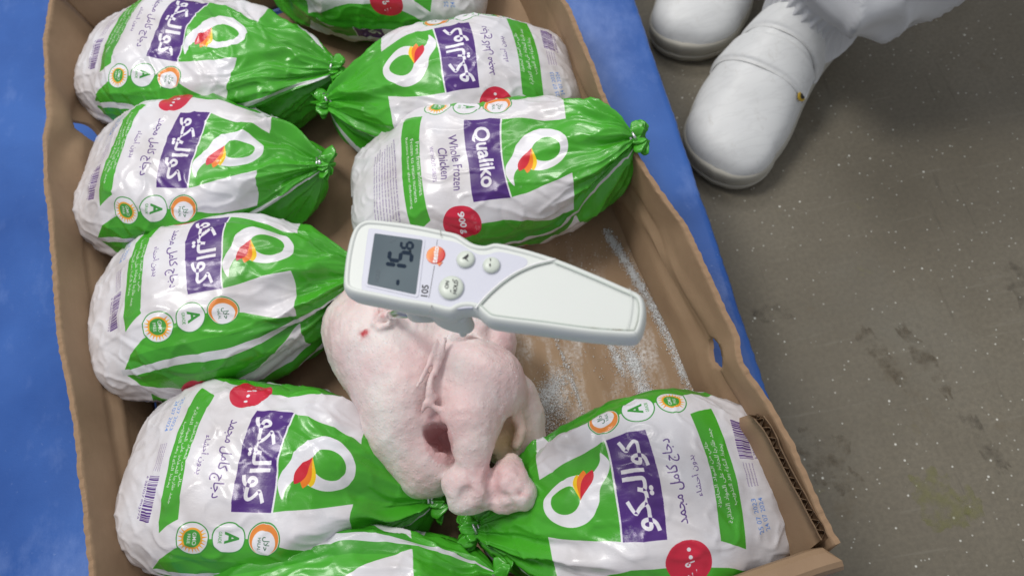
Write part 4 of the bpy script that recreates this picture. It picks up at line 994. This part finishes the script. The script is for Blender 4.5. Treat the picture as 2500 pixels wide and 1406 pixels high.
def shoe(toe_px, head_px, side=1, lean=0):
    toe = P(*toe_px, ZF + .03); hd = P(*head_px, ZF + .09); ax = (hd - toe); ax[2] = 0; ax /= np.linalg.norm(ax); ay = np.array([-ax[1], ax[0], 0]); o_ = toe.copy(); o_[2] = ZF
    root_ = bpy.data.objects.new('shoe', None); COL.objects.link(root_); root_.parent = man; root_.location = ML(o_)
    Lh = .285
    dk = np.array([0, .01, .03, .06, .09, .13, .17, .21, .25, .285]) ; hwk = np.array([.0, .030, .0445, .0535, .0545, .0475, .0405, .037, .035, .0]); hgk = np.array([.022, .043, .055, .064, .076, .094, .118, .128, .125, .06])
    def hw(d): return np.interp(d, dk[1:], hwk[1:]) if 0 else np.interp(d, dd_, hws)
    dd_ = np.linspace(0, Lh, 120)
    def crs(yk): # smooth interpolation
        pts_ = smooth_poly(np.c_[dk, yk], 10, False); return np.interp(dd_, pts_[:, 0], pts_[:, 1])
    hws = crs(hwk); hgs = crs(hgk)
    m_ = dd_ < .05; hws[m_] = .052 * np.sqrt(np.clip(1 - (1 - dd_[m_] / .05) ** 2.3, 0, 1)); 
    hws = hws * .95; hws = np.minimum(hws, .0545 * np.sqrt(np.clip(1 - (np.clip(dd_ - .235, 0, 1) / .0505) ** 2.2, 0, 1)) + 0)
    ctr = .010 * side * np.sin(np.pi * np.clip(dd_ / .2, 0, 1))
    nq = 72; ph_ = np.linspace(0, 2 * math.pi, nq, endpoint=False)
    def ringpts(i, off=0, pr=None):
        c_, s_ = np.cos(ph_ if pr is None else pr), np.sin(ph_ if pr is None else pr); zc = .024
        up_ = hgs[i] - zc; y_ = (hws[i] + off) * np.sign(c_) * np.abs(c_) ** .86 + ctr[i]; z_ = np.where(s_ > 0, zc + (up_ + off) * np.abs(s_) ** .86, zc + s_ * .010)
        if dd_[i] > .14:    # ankle narrows towards the collar
            kx = sst(.14, .2, dd_[i]); y_ = (y_ - ctr[i]) * (1 - .28 * kx * np.clip((z_ - .05) / .07, 0, 1)) + ctr[i]
        return np.stack([np.full_like(y_, dd_[i]) + off * (-1 if i < 20 else 0), y_, z_], -1)
    V_ = np.concatenate([ringpts(i) for i in range(120)])
    V_[:, 2] += .0012 * noise(V_, 40, 3) * (V_[:, 2] > .03)
    Mx = np.array([ax, ay, [0, 0, 1.]])
    W_ = lambda q: q @ Mx
    mesh_obj('upper', W_(V_), [tuple(f) for f in grid_faces(120, nq, True)] + [tuple(range(119 * nq, 120 * nq))], LEA, root_)
    # sole with two grooves and a toe bumper
    th_ = np.linspace(0, 2 * math.pi, 160, endpoint=False)
    ii_ = np.r_[np.arange(0, 120), np.arange(119, -1, -1)]; sg_ = np.r_[np.ones(120), -np.ones(120)]
    plan = np.c_[dd_[ii_], sg_ * hws[ii_] + ctr[ii_]]; plan = resample(np.r_[plan, plan[:1]], 221)[:-1]
    if area2(plan) < 0: plan = plan[::-1]
    rg = [(.006, .0005), (.002, .002), (0, .007), (-.0015, .011), (-.0020, .014), (-.0006, .0152), (-.0014, .0164), (-.0018, .019), (-.0014, .0225), (.0, .025), (.003, .0255)]
    bump_ = .006 * np.exp(-(plan[:, 0] / .035) ** 2)
    Vs_ = np.concatenate([np.c_[inset(plan, d_), z_ + (bump_ if k_ > 6 else 0)] if k_ > 6 else np.c_[inset(plan, d_), np.full(220, z_)] for k_, (d_, z_) in enumerate(rg)])
    mesh_obj('sole', W_(Vs_), [tuple(f) for f in grid_faces(len(rg), 220, True)] + [tuple(range(220))[::-1]], SOLE, root_)
    # straps and vamp edge: raised bands following the upper
    def band(name, d0, d1, p0, p1, off, skew=0.0, mat=LEA):
        i0_, i1_ = np.searchsorted(dd_, d0), np.searchsorted(dd_, d1); pr = np.linspace(p0, p1, 60); A_, B_ = [], []
        for i in range(i0_, i1_ + 1):
            e_ = min(i - i0_, i1_ - i) ; f_ = min(1, (e_ + .3) / 1.5)
            A_.append(ringpts(i, off * f_, pr))
        V1_ = np.array(A_); V1_[..., 0] += skew * np.abs(np.linspace(-1, 1, 60))[None] ** 2
        inner = np.array([ringpts(i, -.002, pr) for i in range(i0_, i1_ + 1)]); inner[..., 0] += skew * np.abs(np.linspace(-1, 1, 60))[None] ** 2
        n1 = V1_.shape[0]; allv = np.concatenate([V1_.reshape(-1, 3), inner.reshape(-1, 3)]); g_ = grid_faces(n1, 60)
        b_ = list(range(60)) + [k_ * 60 + 59 for k_ in range(1, n1)] + [(n1 - 1) * 60 + k_ for k_ in range(58, -1, -1)] + [k_ * 60 for k_ in range(n1 - 2, 0, -1)]
        sd = np.array([[b_[k_], b_[(k_ + 1) % len(b_)], b_[(k_ + 1) % len(b_)] + n1 * 60, b_[k_] + n1 * 60] for k_ in range(len(b_))])
        return mesh_obj(name, W_(allv), np.concatenate([g_, sd]), mat, root_)
    band('strap', .098, .128, .05 if side > 0 else .30, math.pi - (.42 if side > 0 else .05), .0046, .006)
    band('strap', .133, .156, .1, math.pi - .1, .0036, .008)
    band('ankle_collar', .168, .25, .12, math.pi - .12, .0045, .006)
    STI = flat('grey_stitching', (.50, .50, .50), .8)
    for q_ in (.101, .1245, .134, .147, .171): band('stitch_line', q_, q_ + .0012, .25, math.pi - .25, .0040, .006, STI)
    # round yellow and black safety mark on the outer side
    ys_ = side
    i_ = int(np.searchsorted(dd_, .104)); pr_ = .52 if side < 0 else math.pi - .52
    c3 = ringpts(i_, .0006, np.array([pr_]))[0]; nrm = ringpts(i_, .01, np.array([pr_]))[0] - c3; nrm[0] = 0; nrm /= np.linalg.norm(nrm)
    t1 = np.array([1., 0, 0]); t2 = np.cross(nrm, t1)
    for nm, rr_, of_, mt in (('safety_mark', .0062, .0008, flat('mark_yellow', (.55, .36, .03), .5)), ('safety_mark', .0038, .0014, PK)):
        a = np.linspace(0, 2 * math.pi, 28, endpoint=False); cc = c3 + nrm * .002
        q = np.concatenate([cc + nrm * (of_ - .002) + (np.cos(a)[:, None] * t1 + np.sin(a)[:, None] * t2) * rr_, cc + nrm * of_ + (np.cos(a)[:, None] * t1 + np.sin(a)[:, None] * t2) * rr_])
        mesh_obj(nm, W_(q), [tuple(f) for f in grid_faces(2, 28, True)] + [tuple(range(28, 56))], mt, root_, smooth=False)
    return root_, o_, ax, ay
s1, o1_, ax1, ay1 = shoe((1745, 418), (1965, 40), side=1)
s2, o2_, ax2, ay2 = shoe((1665, 112), (1745, -220), side=-1)
def W1(d, y, z): return o1_ + ax1 * d + ay1 * y + np.array([0, 0, z])
def trouser(o_, axx, ayy, tilt, name, seed):
    """gathered cuff over the shoe collar, then a loose leg with folds"""
    up = np.array([0, 0, 1.])
    c_ = o_ + axx * .205 + up * .06
    side_ = tilt
    path = [c_ + axx * (-.018), c_ + axx * .0 + up * .03, c_ + up * .062 + side_ * .02, c_ + up * .10 + side_ * .05, c_ + up * .17 + side_ * .10, c_ + up * .27 + side_ * .16, c_ + up * .40 + side_ * .22, c_ + up * .6 + side_ * .30]
    path[0] = c_ - up * .012
    path = resample(smooth_poly(path, 12, False), 150)
    s_ = np.r_[0, np.cumsum(np.linalg.norm(np.diff(path, axis=0), axis=1))]
    rad_ = np.interp(s_, [0, .04, .056, .062, .075, .10, .16, .25, .4, .7], [.050, .046, .048, .066, .078, .086, .092, .095, .10, .115])
    T_ = np.gradient(path, axis=0); T_ /= np.linalg.norm(T_, axis=1)[:, None]
    nq = 160; V_ = []
    phq = np.linspace(0, 2 * math.pi, nq, endpoint=False)
    for i in range(150):
        a = axx - T_[i] * (axx @ T_[i]); a /= np.linalg.norm(a); b = np.cross(T_[i], a)
        el = np.interp(s_[i], [0, .06, .12], [1.35, 1.25, 1.0])
        gat = .0022 * np.cos(phq * 34 + 2 * np.sin(phq * 3)) * np.interp(s_[i], [0, .012, .045, .06], [.1, 1, 1, 0])
        big = np.interp(s_[i], [.05, .09, .3], [0, 1, 1]) * (.020 * noise(np.stack([np.cos(phq) * 1.2, np.sin(phq) * 1.2, np.full(nq, s_[i] * 9)], -1), 1.2, seed) + .006 * noise(np.stack([np.cos(phq) * 2, np.sin(phq) * 2, np.full(nq, s_[i] * 22)], -1), 1.3, seed + 3))
        fr_ = noise(np.stack([np.cos(phq) * 1.1 + s_[i] * 5, np.sin(phq) * 1.1, np.full(nq, s_[i] * 6)], -1), 1.3, seed + 8)
        big = big + np.interp(s_[i], [.055, .075, .3], [0, .013, .010]) * np.clip(1 - np.abs(fr_) * 4, 0, 1) ** 1.5
        r_ = rad_[i] + gat + big
        V_.append(path[i] + (a * np.cos(phq)[:, None] * el + b * np.sin(phq)[:, None]) * r_[:, None])
    return mesh_obj(name, ML(np.concatenate(V_)), grid_faces(150, nq, True), FAB, man)
trouser(o1_, ax1, ay1, -ay1 * .66 + ax1 * .60, 'trouser_leg', 3)
trouser(o2_, ax2, ay2, ax2 * .5 + np.array([.25, .2, 0]), 'trouser_leg', 6)
